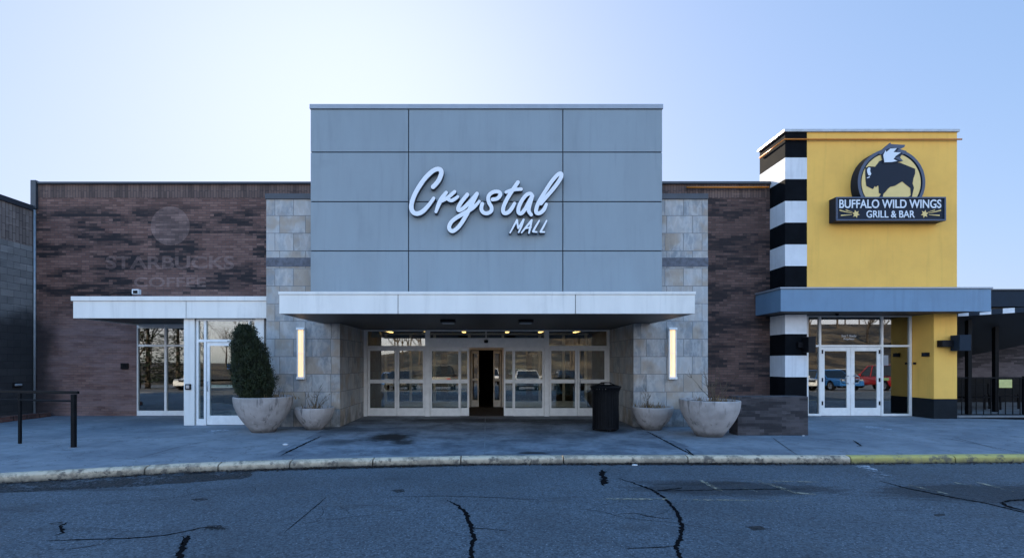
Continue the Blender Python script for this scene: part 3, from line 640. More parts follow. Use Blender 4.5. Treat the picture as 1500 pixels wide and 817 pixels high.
box('roof', LX0, LX1, YB+0.302, 45, BT-0.6, BT-0.3, M['roofing'], wing)
box('rear_wall', LX0, LX1, 44.7, 45, 0, BT-0.6, M['inner'], wing)
box('side_wall', LX0, LX0+0.25, YB+0.302, 44.7, 0, BT-0.6, M['inner'], wing)
# downpipe in the corner
MB().tube([(LX0+0.06, YB-0.05, 0.02), (LX0+0.06, YB-0.05, PZ(308, YB))], 0.035, 10).build('downpipe', m_plain('galvanised', (0.30, 0.34, 0.37), 0.5, 0.4), wing, smooth=True)
# canopy over the lobby
YLC = 13.32; LB, LT = PZ(466, YLC), PZ(434, YLC); CX0, CX1 = PX(107, YLC), PO0-0.01
c2 = box('canopy', CX0+0.03, CX1-0.01, YLC+0.03, YB-0.003, LB+0.03, LT-0.03, M['soffit'], wing)
jn = PX(272.5, YLC)
box('fascia_panel', CX0, jn-0.006, YLC, YLC+0.025, LB, LT-0.12, M['alu'], c2, 0.006)
box('fascia_panel', jn+0.006, CX1, YLC, YLC+0.025, LB, LT-0.12, M['alu'], c2, 0.006)
box('fascia_return', CX0, CX0+0.025, YLC+0.027, YB-0.004, LB, LT-0.12, M['alu'], c2, 0.004)
box('drip_edge', CX0-0.04, CX1, YLC-0.03, YB-0.005, LT-0.118, LT, M['alu'], c2, 0.008)
# storefront window beside the lobby
YS = YB + 0.06
mb = MB(); d = 0.05
for a in (200, 242, 284): mb.box(PX(a, YS), PX(a+3.3, YS), YS-d, YS+d, 0.01, SZT)
for a, b in ((0.01, PZ(601, YS)), (PZ(507.5, YS), PZ(504.5, YS)), (PZ(480.5, YS), PZ(477, YS)), (SZT-0.05, SZT)): mb.box(PX(203.3, YS), PO0-0.05, YS-d+0.003, YS+d-0.003, a, b)
sf = mb.build('storefront_frame', M['frame'], wing, 0.004)
for a, b in ((203, 242.3), (245, 284.3)):
    for za, zb in ((PZ(601, YS), PZ(507.5, YS)), (PZ(504.5, YS), PZ(480.5, YS))): box('pane', PX(a, YS), PX(b, YS), YS-0.005, YS+0.005, za, zb, M['glass_dark'], sf)
box('transom_panel', PX(203.3, YS), PO0-0.05, YS-0.02, YS+0.02, PZ(477, YS), SZT-0.05, M['soffit'], sf)
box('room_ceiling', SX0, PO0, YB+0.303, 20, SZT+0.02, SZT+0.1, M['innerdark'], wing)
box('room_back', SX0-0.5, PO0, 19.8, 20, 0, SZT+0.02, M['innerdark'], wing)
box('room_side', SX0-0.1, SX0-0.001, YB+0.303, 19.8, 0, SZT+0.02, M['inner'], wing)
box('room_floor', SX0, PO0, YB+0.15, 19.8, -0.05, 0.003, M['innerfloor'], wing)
# glazed lobby
VT = LB
for a, b in ((272, 287.5), (376, 388.8)):
    mb = MB(); mb.box(PX(a, YV), PX(b, YV), YV-0.09, YV+0.22, 0, VT+0.02); mb.build('lobby_column', M['alu'], wing, 0.008)
def vx(p): return PX(p, YV)
mb = MB()
for a, b in ((289, 292), (300, 303.2), (365, 368), (374, 376)): mb.box(vx(a), vx(b), YV-0.05, YV+0.05, 0, VT)
mb.box(vx(292), vx(374), YV-0.047, YV+0.047, PZ(501, YV), PZ(497, YV)).box(vx(292), vx(374), YV-0.047, YV+0.047, PZ(470, YV), VT)
mb.box(vx(292), vx(300), YV-0.047, YV+0.047, 0, PZ(613, YV)).box(vx(368), vx(374), YV-0.047, YV+0.047, 0, PZ(613, YV))
lf = mb.build('lobby_frame', M['frame'], wing, 0.004)
for a, b, za, zb in ((292, 300, PZ(613, YV), PZ(501, YV)), (368, 374, PZ(613, YV), PZ(501, YV)), (292, 300, PZ(497, YV), PZ(470, YV)), (303.2, 365, PZ(497, YV), PZ(470, YV)), (368, 374, PZ(497, YV), PZ(470, YV))):
    box('pane', vx(a), vx(b), YV-0.005, YV+0.005, za, zb, M['glass'], lf)
ld = pane_frame('glass_door', wing, vx(303.6), vx(364.6), 0.012, PZ(501.3, YV), YV, 0.075, 0.24, 0.09)
grip(ld, vx(306), 0.9, 1.15, YV-0.02)
box('push_bar', vx(308), vx(360), YV+0.035, YV+0.075, 0.98, 1.06, M['frame'], ld, 0.005)
box('door_decal', vx(333), vx(337.5), YV-0.008, YV-0.0055, PZ(540, YV), PZ(533, YV), m_plain('blue_decal', (0.03, 0.12, 0.35), 0.4), ld)
mb = MB(); Yv2 = YV+0.222
mb.box(vx(272), vx(272)+0.05, Yv2, YB+0.2, 0, 0.12).box(vx(272), vx(272)+0.05, Yv2, YB+0.2, VT-0.1, VT+0.025).box(vx(272), vx(272)+0.05, 14.6, 14.66, 0.12, VT-0.1)
sfr = mb.build('lobby_side_frame', M['frame'], wing, 0.004)
box('pane', vx(272)+0.02, vx(272)+0.03, Yv2, YB+0.15, 0.12, VT-0.1, M['glass_dark'], sfr)
# ghost of removed lettering on the brick
def text_mesh(name, body, size, mat, parent, x, y, z, depth=0.002, bold=0.0, width=None, height=None, spacing=1.0, shear=0.0):
    cu = bpy.data.curves.new(name, 'FONT'); cu.body = body; cu.size = size; cu.extrude = depth / 2; cu.offset = bold; cu.space_character = spacing; cu.shear = shear
    cu.align_x = 'CENTER'; cu.align_y = 'BOTTOM_BASELINE'
    t = bpy.data.objects.new(name, cu); COL.objects.link(t); bpy.context.view_layer.update()
    me = bpy.data.meshes.new_from_object(t.evaluated_get(bpy.context.evaluated_depsgraph_get())); bpy.data.objects.remove(t)
    xs = [v.co.x for v in me.vertices]; yv = [v.co.y for v in me.vertices]
    sx = width / (max(xs) - min(xs)) if width else 1; sy = height / (max(yv) - min(yv)) if height else sx
    cx0, cy0 = (max(xs) + min(xs)) / 2, min(yv)
    for v in me.vertices: v.co = Vector((x + (v.co.x - cx0) * sx, y - v.co.z, z + (v.co.y - cy0) * sy))
    return link(name, me, mat, parent)
text_mesh('ghost_lettering', 'STARBUCKS', 1, M['brick_clean'], wing, PX(249, YB), YB-0.002, PZ(394, YB), 0.003, 0.025, PX(343, YB)-PX(155, YB), 0.40)
text_mesh('ghost_lettering', 'COFFEE', 1, M['brick_clean'], wing, PX(249, YB), YB-0.002, PZ(420.5, YB), 0.003, 0.015, PX(302, YB)-PX(197, YB), 0.31)
mb = MB(); mb.prism([(PX(249.5, YB)+0.60*math.cos(a*math.pi/32), YB-0.0035, PZ(331, YB)+0.60*math.sin(a*math.pi/32)) for a in range(64)], (0, 0.003, 0)); mb.build('ghost_disc', M['brick_clean'], wing)

# ------------------------------------------------------------------ right brick wing
RX0, RX1 = PO1 - 0.3, 8.755
w2 = thing('brick_wing', 'narrow dark sooty brick wing between the slate pier and the striped corner', 'building', (7.2, YB, 0))
box('brick_wall', RX0, RX1+0.3, YB, YB+0.3, 0, BS, M['brick_right'], w2)
box('soldier_course', RX0, RX1+0.3, YB-0.004, YB+0.3, BS, BT-0.005, M['soldier'], w2)
box('coping', RX0-0.3, RX1-0.0, YB-0.07, YB+0.4, BT-0.004, PZ(266.5, YB), M['cap'], w2, 0.008)
box('roof', RX0, RX1, YB+0.302, 45, BT-0.6, BT-0.3, M['roofing'], w2); box('rear_wall', RX0, RX1, 44.7, 45, 0, BT-0.6, M['inner'], w2)
MB().tube([(PX(1004, YB), YB-0.09, PZ(276, YB)), (PX(1124, YB), YB-0.09, PZ(276, YB))], 0.03, 8).build('neon_trim', M['neon'], w2, smooth=True)

# ------------------------------------------------------------------ left block wall building
blk = thing('block_building', 'grey concrete block building at the left edge with black lower wall', 'building', (LX0-1, 14, 0))
LZ = 6.40
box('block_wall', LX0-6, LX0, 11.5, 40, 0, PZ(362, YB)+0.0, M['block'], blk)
box('ribbed_course', LX0-6, LX0+0.004, 11.5, 40, PZ(362, YB), LZ-0.1, M['block_rib'], blk)
box('coping', LX0-6, LX0+0.05, 11.45, 40.05, LZ-0.098, LZ+0.06, M['cap'], blk, 0.008)

# ------------------------------------------------------------------ restaurant tower
YR = 15.0; QX0, QX1, QX2, QX3 = 8.76, PX(1182, YR), PX(1368, YR), PX(1402, YR)
RT = PZ(190.5, YR); RB = 3.07
res = thing('restaurant', 'yellow stucco restaurant tower with black and white striped corner and slate blue canopy', 'building', (11.3, YR, 0))
box('yellow_wall', QX1, QX3, YR, 16.4, 3.3, RT-0.07, M['yellow'], res, 0.006)
zs = [RT-0.07] + [PZ(p, YR) for p in (231, 262.5, 294.5, 326, 358, 389.5, 420)]
cmat = ['black', 'white', 'black', 'white', 'black', 'white', 'black']
for i in range(7):
    x1 = QX1 - (0.0)
    box('stripe', QX0, x1, YR-0.002, 16.39, zs[i+1], zs[i], M[cmat[i]], res)
zl = [3.3, PZ(489, YR), PZ(520.5, YR), PZ(552, YR), 0]
for i, c in enumerate(('white', 'black', 'white', 'black')): box('stripe', QX0, QX1, YR-0.002, YB+0.1, zl[i+1], zl[i] - (0.25 if i == 0 else 0), M[c], res)
box('coping', QX0-0.05, QX3+0.04, YR-0.05, 16.45, RT-0.068, RT+0.01, m_plain('pale_coping', (0.40, 0.42, 0.44), 0.4, 0.2), res, 0.006)
MB().tube([(QX0-0.05, 16.3, RT-0.30), (QX0-0.05, YR-0.06, RT-0.30), (QX3+0.08, YR-0.06, RT-0.30)], 0.024, 8).build('neon_trim', M['neon'], res, smooth=True)
zk = PZ(584, YR)
box('pier', QX2, QX3, YR, YB+0.1, zk, 3.3, M['yellow'], res, 0.006)
box('pier_base', QX2-0.003, QX3+0.003, YR-0.003, YB+0.1, 0, zk, M['base'], res, 0.004)
# canopy
YK = 14.44; KX0, KX1 = 8.31, PX(1452, YK); KT = PZ(420.5, YK); KB = PZ(456, YK)
kc = MB().prism([(KX0, YK, KB), (KX1, YK, KB), (KX1, 14.8, KB), (QX3+0.02, 14.8, KB), (QX3+0.02, YB-0.003, KB), (KX0, YB-0.003, KB)], (0, 0, KT-0.05-KB)).build('canopy', M['slate'], res, 0.008)
MB().prism([(KX0-0.03, YK-0.03, KT-0.048), (KX1+0.03, YK-0.03, KT-0.048), (KX1+0.03, 14.83, KT-0.048), (QX3+0.03, 14.83, KT-0.048), (QX3+0.03, YB-0.005, KT-0.048), (KX0-0.03, YB-0.005, KT-0.048)], (0, 0, 0.048)).build('drip_edge', M['capgrey'], kc, 0.005)
box('soffit', KX0+0.05, QX3+0.01, YK+0.05, YB-0.05, KB-0.012, KB-0.001, M['soffit'], kc)
MB().lathe([(0.0, KB-0.09), (0.035, KB-0.085), (0.05, KB-0.05), (0.05, KB-0.012)], (PX(1226, 14.9), 14.9, 0), 16).build('dome_camera', M['rubber'], kc, smooth=True)
# entrance glazing
YG = 15.8
def gx(p): return PX(p, YG)
mb = MB(); d = 0.05
for a, b in ((1180, 1183), (1198.5, 1201.6), (1289.6, 1292.4), (1331, 1334)): mb.box(gx(a), gx(b), YG-d, YG+d, 0.005, KB-0.013)
for a, b in ((1183, 1198.5), (1201.6, 1289.6), (1292.4, 1331)):
    mb.box(gx(a), gx(b), YG-d+0.003, YG+d-0.003, PZ(508, YG), PZ(505, YG)).box(gx(a), gx(b), YG-d+0.003, YG+d-0.003, PZ(464, YG), KB-0.013)
    if a != 1201.6: mb.box(gx(a), gx(b), YG-d+0.003, YG+d-0.003, 0.005, 0.07)
gf = mb.build('storefront_frame', M['frame'], res, 0.004)
for a, b, za, zb in ((1183, 1198.5, 0.07, PZ(508, YG)), (1292.4, 1331, 0.07, PZ(508, YG)), (1183, 1198.5, PZ(505, YG), PZ(464, YG)), (1201.6, 1289.6, PZ(505, YG), PZ(464, YG)), (1292.4, 1331, PZ(505, YG), PZ(464, YG))):
    box('pane', gx(a), gx(b), YG-0.005, YG+0.005, za, zb, M['glass_dark'], gf)
for a, b, hx in ((1201.9, 1245.2, 1241.5), (1245.7, 1289.2, 1249.5)):
    dr = pane_frame('glass_door', res, gx(a), gx(b), 0.012, PZ(508.3, YG), YG, 0.115, 0.24, 0.12, glass=M['glass_dark'])
    for zz in (PZ(590, YG), PZ(556, YG), PZ(515, YG)):
        box('hinge', gx(a)+0.02 if a < 1240 else gx(b)-0.06, gx(a)+0.06 if a < 1240 else gx(b)-0.02, YG-0.04, YG-0.022, zz-0.06, zz+0.06, M['rubber'], dr)
    mbh = MB(); x = gx(hx); s = -1 if a < 1240 else 1
    mbh.tube([(x, YG-0.02, 1.0), (x + s*0.02, YG-0.08, 1.0), (x + s*0.11, YG-0.09, 1.02), (x + s*0.14, YG-0.09, 1.12), (x + s*0.11, YG-0.09, 1.22), (x + s*0.02, YG-0.08, 1.24), (x, YG-0.02, 1.24)], 0.013, 8)
    mbh.build('handle', M['steel'], dr, smooth=True)
text_mesh('door_lettering', 'Scott T. Howder', 1, M['paper'], gf, gx(1243.5), YG-0.0075, PZ(493.5, YG), 0.002, 0.02, 0.46, 0.075)
text_mesh('door_lettering', 'Proprietor', 1, M['paper'], gf, gx(1243.5), YG-0.0075, PZ(498.3, YG), 0.002, 0.02, 0.33, 0.075)
box('notice', gx(1294), gx(1301), YG-0.009, YG-0.006, PZ(535, YG), PZ(520, YG), M['lens'], gf)
box('notice', gx(1294), gx(1302), YG-0.009, YG-0.006, PZ(557, YG), PZ(553, YG), m_plain('green_decal', (0.25, 0.32, 0.08), 0.5), gf)
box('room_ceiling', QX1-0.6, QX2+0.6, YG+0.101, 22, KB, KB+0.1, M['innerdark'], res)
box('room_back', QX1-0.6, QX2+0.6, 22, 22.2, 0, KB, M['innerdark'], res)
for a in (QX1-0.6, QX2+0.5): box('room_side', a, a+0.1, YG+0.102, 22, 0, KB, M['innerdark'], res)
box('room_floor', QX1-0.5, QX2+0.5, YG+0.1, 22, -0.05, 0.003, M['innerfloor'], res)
box('rear_block', QX0+0.02, QX3-0.02, 22.21, 40, 0, 6.0, M['roofing'], res); box('rear_roof', QX0+0.02, QX3-0.02, 16.41, 22.2, 3.6, 6.0, M['roofing'], res)

# ------------------------------------------------------------------ patio at the right
pat = thing('patio_pavilion', 'dark roofed patio pavilion with striped edge at the right of the restaurant', 'pavilion', (17, 16, 0))
YA = 15.25
AX0, AX1 = QX3 + 0.03, 24.0
box('fascia', KX1-0.3, AX1, YA, YA+0.3, PZ(449, YA), PZ(425.5, YA), M['navy'], pat, 0.006)
box('fascia_cap', KX1-0.3, AX1, YA-0.03, YA+0.33, PZ(425.3, YA), PZ(423.3, YA), M['cap'], pat, 0.004)
sx = [AX0, PX(1404.5, YA), PX(1420, YA), PX(1436, YA), PX(1453, YA), PX(1470, YA), PX(1487.5, YA), PX(1504, YA), PX(1521, YA), AX1]
for i, (a, b) in enumerate(zip(sx, sx[1:])):
    def zz(x): return PZ(464.0 - (x - AX0) / (PX(1500, YA) - AX0) * 7.0, YA)
    mb = MB(); mb.prism([(a, YA+0.02, zz(a)), (b, YA+0.02, zz(b)), (b, YA+0.02, zz(b)+0.15), (a, YA+0.02, zz(a)+0.15)], (0, 0.12, 0))
    mb.build('valance_stripe', M['white'] if i % 2 == 1 else M['navy'], pat)
YW = 20.6
mb = MB()
fz = lambda x: PZ(463.0 - (x - AX0) / (PX(1500, YA) - AX0) * 7.0, YA) + 0.04
bz = lambda px: PZ(514.5 - (px - 1402) / 98 * 28, YW)
P1, P2 = PX(1402, YW) - 3.0, PX(1560, YW)
fa, fb, ba, bb = (AX0, YA+0.15, fz(AX0)), (AX1, YA+0.15, fz(AX1)), (P1, YW-0.02, bz(1402-3.0*F/YW)), (P2, YW-0.02, bz(1560))
mb.prism([fa, fb, bb, ba], (0, 0, 0.18)); mb.build('roof', M['soffit'], pat)
for px, yy in ((1418.5, 15.9), (1458, 16.6), (1520, 15.9)):
    box('post', PX(px, yy)-0.06, PX(px, yy)+0.06, yy-0.06, yy+0.06, 0.02, 3.2 if yy < 16 else 3.0, M['iron'], pat, 0.006)
pw = thing('patio_wall', 'purple grey brick wall with black base at the back of the patio', 'wall', (20, YW, 0))
box('brick_wall', QX3+0.05, 30, YW, YW+0.3, 1.0, 4.2, M['patio_brick'], pw)
box('base_panel', QX3+0.05, 30, YW-0.02, YW+0.3, 0, 1.0, M['iron'], pw)
tag(box('patio_deck', QX3+0.06, 26, 15.35, YW-0.02, 0.002, 0.05, M['deck']), kind='structure')
mb = MB(); mb.prism([(QX3+0.05, 15.2, 0.004), (17.2, 14.3, 0.004), (26, 13.2, 0.004), (26, 13.5, 0.004), (17.2, 15.25, 0.004)], (0, 0, 0.012)); tag(mb.build('drain_strip', M['iron']), kind='structure')
fen = thing('iron_fence', 'black iron picket fence along the front of the patio', 'fence', (16, 15.55, 0))
YF = 15.55; FT, FB = PZ(552, YF), PZ(607, YF)
mb = MB(); mb.box(QX3+0.06, 22.6, YF-0.02, YF+0.02, FT-0.04, FT).box(QX3+0.06, 22.6, YF-0.018, YF+0.018, FB-0.02, FB+0.02)
mb.build('rail', M['iron'], fen)
x = QX3 + 0.2
while x < 22.5:
    box('picket', x-0.009, x+0.009, YF-0.009, YF+0.009, FB+0.02, FT-0.04, M['iron'], fen); x += 0.222
for x in (PX(1418.5, YF), PX(1500, YF), 20.0, 22.5): box('fence_post', x-0.035, x+0.035, YF-0.035, YF+0.035, 0.05, FT+0.03, M['iron'], fen, 0.004)
ns = tag(box('notice_sign', PX(1462, YF), PX(1481, YF), YF-0.034, YF-0.022, PZ(567.5, YF), PZ(555.5, YF), M['noticeyel'], None, 0.003), 'small blank yellow notice plate fixed to the black patio fence', 'sign')
# benches behind the fence
for i, (px, yy) in enumerate(((1430, 17.2), (1480, 17.4))):
    b = thing('patio_bench', ('dark bench behind the fence nearer the yellow pier', 'dark bench behind the fence under the yellow notice plate')[i], 'bench', (PX(px, yy), yy, 0.05), 'benches on the patio')
    x = PX(px, yy)
    box('seat', x-0.55, x+0.55, yy-0.2, yy+0.2, 0.46, 0.50, M['iron'], b, 0.005); box('backrest', x-0.55, x+0.55, yy+0.2, yy+0.24, 0.55, 0.92, M['iron'], b, 0.005)
    for s in (-0.5, 0.5):
        box('leg', x+s-0.02, x+s+0.02, yy-0.18, yy-0.14, 0.05, 0.46, M['iron'], b); box('leg', x+s-0.02, x+s+0.02, yy+0.2, yy+0.24, 0.05, 0.55, M['iron'], b)

# low wall in front of the right wing
gw = tag(box('low_brick_wall', 5.70, PX(1184, 11.6), 11.6, 12.02, 0, PZ(580.5, 11.6), M['garden'], None, 0.01), 'low free-standing dark brick wall beside the large right planter', 'wall')

# ------------------------------------------------------------------ mall sign lettering from brush strokes
def catmull(pts, n=8):
    P = [pts[0]] + list(pts) + [pts[-1]]; o = []
    for i in range(1, len(P) - 2):
        p0, p1, p2, p3 = P[i-1], P[i], P[i+1], P[i+2]
        for j in range(n):
            t = j / n
            o.append(tuple(0.5 * ((2*p1[q]) + (-p0[q]+p2[q])*t + (2*p0[q]-5*p1[q]+4*p2[q]-p3[q])*t*t + (-p0[q]+3*p1[q]-3*p2[q]+p3[q])*t**3) for q in range(len(p1))))
    o.append(tuple(P[-1])); return o
import numpy as np
def stroke_outline(strokes, grow=0.0, h=0.22):
    """strokes: lists of (x, y, radius); returns the closed outlines of their union (marching squares)"""
    segs = []
    for s in strokes:
        c = catmull(s)
        segs += [(a, b) for a, b in zip(c, c[1:])]
    xs = [p[0] for a, b in segs for p in (a, b)]; ys = [p[1] for a, b in segs for p in (a, b)]; m = 6
    gx_ = np.arange(min(xs)-m, max(xs)+m, h); gy_ = np.arange(min(ys)-m, max(ys)+m, h); X, Y = np.meshgrid(gx_, gy_, indexing='ij'); D = np.full(X.shape, 1e3)
    for a, b in segs:
        dx_, dy_ = b[0]-a[0], b[1]-a[1]; L2 = dx_*dx_+dy_*dy_+1e-12
        t = np.clip(((X-a[0])*dx_+(Y-a[1])*dy_)/L2, 0, 1)
        D = np.minimum(D, np.hypot(X-a[0]-t*dx_, Y-a[1]-t*dy_) - (a[2]+(b[2]-a[2])*t) - grow)
    D = np.where(np.abs(D) < 1e-9, 1e-9, D); nx_, ny_ = D.shape; nxt = {}
    def ed(i, j, hz):                               # crossing point on a grid edge
        if hz: a, b = D[i, j], D[i+1, j]; return (gx_[i] + h*a/(a-b), gy_[j])
        a, b = D[i, j], D[i, j+1]; return (gx_[i], gy_[j] + h*a/(a-b))
    ins = D < 0
    cand = np.argwhere((ins[:-1,:-1] != ins[1:,:-1]) | (ins[:-1,:-1] != ins[:-1,1:]) | (ins[:-1,:-1] != ins[1:,1:]))
    tbl = {1:[('L','B')],2:[('B','R')],3:[('L','R')],4:[('R','T')],6:[('B','T')],7:[('L','T')],8:[('T','L')],9:[('T','B')],11:[('T','R')],12:[('R','L')],13:[('R','B')],14:[('B','L')],5:[('L','B'),('R','T')],10:[('B','R'),('T','L')]}
    for i, j in cand:
        c = int(ins[i,j]) + 2*int(ins[i+1,j]) + 4*int(ins[i+1,j+1]) + 8*int(ins[i,j+1])
        key = {'B': (i, j, 1), 'T': (i, j+1, 1), 'L': (i, j, 0), 'R': (i+1, j, 0)}
        for a, b in tbl.get(c, ()): nxt[tuple(map(int, key[a]))] = tuple(map(int, key[b]))
    loops = []
    while nxt:
        st, cur = next(iter(nxt.items())); del nxt[st]; lp = [ed(*st)]
        while cur != st and cur in nxt: lp.append(ed(*cur)); cur = nxt.pop(cur)
        if len(lp) > 8: loops.append(lp[::2])
    return loops
def shape_mesh(name, loops, to3d, depth, mat, parent, side=None):
    """closed 2-D outlines (holes allowed) filled and given thickness towards +Y; to3d maps (u, v) to the front point"""
    cu = bpy.data.curves.new(name, 'CURVE'); cu.dimensions = '2D'; cu.fill_mode = 'BOTH'; cu.extrude = 0.5
    for lp in loops:
        sp = cu.splines.new('POLY'); sp.points.add(len(lp) - 1); sp.use_cyclic_u = True
        for q, (a, b) in zip(sp.points, lp): q.co = (a, -b, 0, 1)
    t = bpy.data.objects.new(name, cu); COL.objects.link(t); bpy.context.view_layer.update()
    me = bpy.data.meshes.new_from_object(t.evaluated_get(bpy.context.evaluated_depsgraph_get())); bpy.data.objects.remove(t)
    for v in me.vertices:
        p = Vector(to3d(v.co.x, -v.co.y)); p.y += (0.5 - v.co.z) * depth; v.co = p
    bm = bmesh.new(); bm.from_mesh(me); bmesh.ops.remove_doubles(bm, verts=bm.verts, dist=1e-5); bmesh.ops.recalc_face_normals(bm, faces=bm.faces)
    for f in bm.faces:
        f.smooth = False
        if side and abs(f.normal.y) < 0.7: f.material_index = 1
    bm.to_mesh(me); bm.free()
    return link(name, me, [mat, side] if side else mat, parent)
YL = YT - 0.16
sg = thing('mall_sign', 'white raised script letters reading Crystal Mall on the grey panels', 'sign', (PX(712, YL), YT, PZ(300, YL)))
A = lambda pts, ox, oy, sc, r: [(ox + x/sc, oy + y/sc, rr) for (x, y, rr) in [(p + (r,)) if len(p) == 2 else p for p in pts]]
z5 = lambda pts, r: A(pts, 590, 235, 7.108, r); z6 = lambda pts, r: A(pts, 690, 240, 7.43, r); z8 = lambda pts, r: A(pts, 560, 220, 5, r)
LET = [
 ('C', [z8([(372,268),(408,228),(430,180),(430,148),(405,138),(370,152),(325,192),(280,250),(240,318),(217,380),(213,425),(228,455),(258,464),(298,446),(340,402,2.8),(376,352,2.5)], 3.3)]),
 ('r', [z5([(345,535,2.2),(372,462,3.0),(405,395,3.2),(452,335,2.6)], 3), z5([(405,425,2.2),(470,385),(540,326,2.5)], 2.7), z5([(470,405,2.4),(505,418),(540,402),(572,378,2.2)], 2.6)]),
 ('y', [z5([(672,355),(612,430),(578,490),(585,518),(630,498),(700,430),(772,346)], 2.9), z5([(772,346),(722,450),(655,580),(590,680),(530,732),(495,726),(482,690),(505,640),(560,595),(640,548),(720,500),(765,462,2.4),(797,425,2.1)], 2.9)]),
 ('s', [z6([(122,435),(112,490),(135,530),(180,538),(220,512),(222,470),(197,425),(186,372),(205,330),(255,303),(308,308),(318,340),(285,378),(235,388)], 2.75)]),
 ('t', [z6([(510,200),(445,295),(385,395),(350,480),(357,532),(400,530),(440,488),(473,430,2.3)], 2.9), z6([(380,308,2.3),(450,283),(545,275,2.5)], 2.5)]),
 ('a', [z6([(668,350),(645,325),(600,340),(550,405),(518,480),(518,530),(548,538),(590,490),(630,415),(668,350)], 2.8), z6([(668,350),(640,440),(628,510),(655,555,2.4)], 2.8)]),
 ('l', [z6([(820,440,2.3),(795,495),(755,532),(718,535),(708,500),(735,420),(800,310),(875,195),(940,120),(978,105),(982,140),(945,205),(880,290),(810,370),(760,430)], 2.85)]),
 ('M', [z6([(425,750,1.1),(500,612)], 1.5), z6([(500,612),(512,700,1.2)], 1.6), z6([(512,700,1.2),(572,608)], 1.6), z6([(572,608),(548,680),(518,745,1.2)], 1.5)]),
 ('A', [z6([(550,748,1.1),(605,680),(660,612)], 1.5), z6([(660,612),(645,690),(630,752,1.2)], 1.5), z6([(590,702,1.1),(652,690)], 1.2)]),
 ('L', [z6([(742,618,1.3),(705,680),(675,735)], 1.5), z6([(675,737),(715,742,1.1)], 1.4)]),
 ('L', [z6([(822,618,1.3),(790,680),(757,738)], 1.5), z6([(757,740),(800,742,1.1)], 1.4)]),
]
for i, (ch, st) in enumerate(LET):
    lo = stroke_outline(st); li = stroke_outline(st, 0.55)
    o = shape_mesh('letter', lo, lambda u, v: (PX(u, YL), YL - 0.004*(i % 2), PZ(v, YL)), 0.03, M['letter'], sg, M['letterside'])
    o['label'] = f'raised white letter {ch}'
    shape_mesh('letter_return', li, lambda u, v: (PX(u, YL), YL + 0.012 + 0.002*(i % 2), PZ(v, YL)), 0.13, M['letterside'], o)

# ------------------------------------------------------------------ restaurant sign
YX = 14.7
rs = thing('restaurant_sign', 'dark blue box sign with bison emblem reading Buffalo Wild Wings Grill and Bar', 'sign', (PX(1305, YX), YR, PZ(323, YX)))
b0, b1, bzb, bzt = PX(1224.5, YX), PX(1385.5, YX), PZ(323.5, YX), PZ(288.5, YX)
bx_ = box('sign_box', b0, b1, YX+0.02, YR-0.003, bzb, bzt, M['signblue'], rs, 0.006)
mb = MB(); e = 0.045
mb.box(b0, b1, YX-0.015, YX+0.02, bzt-e, bzt).box(b0, b1, YX-0.015, YX+0.02, bzb, bzb+e).box(b0, b0+e, YX-0.0148, YX+0.02, bzb+e, bzt-e).box(b1-e, b1, YX-0.0148, YX+0.02, bzb+e, bzt-e)
mb.build('sign_rim', M['signrim'], rs, 0.006)
text_mesh('lettering', 'BUFFALO WILD WINGS', 1, M['signwhite'], rs, PX(1304.5, YX), YX+0.012, PZ(304.8, YX), 0.01, 0.016, PX(1379, YX)-PX(1229.5, YX), 0.25)
text_mesh('lettering', 'GRILL & BAR', 1, M['signwhite'], rs, PX(1305, YX), YX+0.012, PZ(318.7, YX), 0.01, 0.012, PX(1340.3, YX)-PX(1269.5, YX), 0.205)
to3 = lambda Y: (lambda u, v: (PX(u, YX), Y, PZ(v, YX)))
for s, cx_ in ((1, 1254.3), (-1, 1355.0)):
    star = [(cx_ + 5.6*(1 if q % 2 == 0 else 0.52)*math.cos(math.pi*q/6 + 0.25*s), 313.2 + 6.0*(1 if q % 2 == 0 else 0.52)*math.sin(math.pi*q/6 + 0.25*s)) for q in range(12)]
    shape_mesh('star', [star], to3(YX+0.010), 0.008, M['signyel'], rs)
    for (xa, ya, xb, yb, wd) in ((-24, -5.4, -6, -0.8, 0.9), (-15, -5.8, -5, -2.6, 0.7), (-22, 2.2, -6, 1.2, 0.9)):
        shape_mesh('star_trail', [[(cx_+s*xa, 313.2+ya-wd), (cx_+s*xb, 313.2+yb-0.25), (cx_+s*xb, 313.2+yb+0.25), (cx_+s*xa, 313.2+ya+wd)]], to3(YX+0.010), 0.008, M['signyel'], rs)
# round emblem
ecx, ecy, er = 1306.0, 267.0, 49.5
def arc(r, n=72):
    a0 = math.asin((288.5 - ecy) / r); return [(ecx + r*math.cos(a), ecy + r*math.sin(a)) for a in [a0 - (math.pi + 2*a0) * i / n for i in range(n + 1)]]
def zx(l): return [(1200 + x/5.835, 195 + y/5.835) for x, y in l]
plume_o = zx([(500,175),(560,120),(608,82),(612,95),(660,98),(735,102),(725,122),(690,138),(745,155),(742,172),(700,190),(690,210),(715,238),(660,250),(560,252),(540,190)])
shape_mesh('emblem_box', [arc(er)], to3(YX+0.03), YR-YX-0.035, M['signblue'], rs, M['signblue'])
shape_mesh('emblem_rim', [arc(er) + arc(er-4.2)[::-1]], to3(YX+0.0), 0.03, M['signrim'], rs, M['signblue'])
shape_mesh('emblem_face', [arc(er-6.2)], to3(YX+0.014), 0.014, M['signyel'], rs)
bison = zx([(395,330),(398,295),(425,283),(480,287),(500,262),(515,240),(545,228),(600,245),(690,252),(760,280),(822,305),(822,345),(808,385),(800,430),(812,465),(800,520),(795,545),(765,545),(785,530),(782,470),(745,440),(712,412),(650,450),(610,458),(590,475),(560,510),(550,520),(545,545),(512,545),(530,520),(512,510),(510,450),(500,448),(488,462),(478,450),(462,478),(440,468),(405,450),(398,390)])
shape_mesh('bison', [bison], to3(YX+0.006), 0.006, M['signblue'], rs)
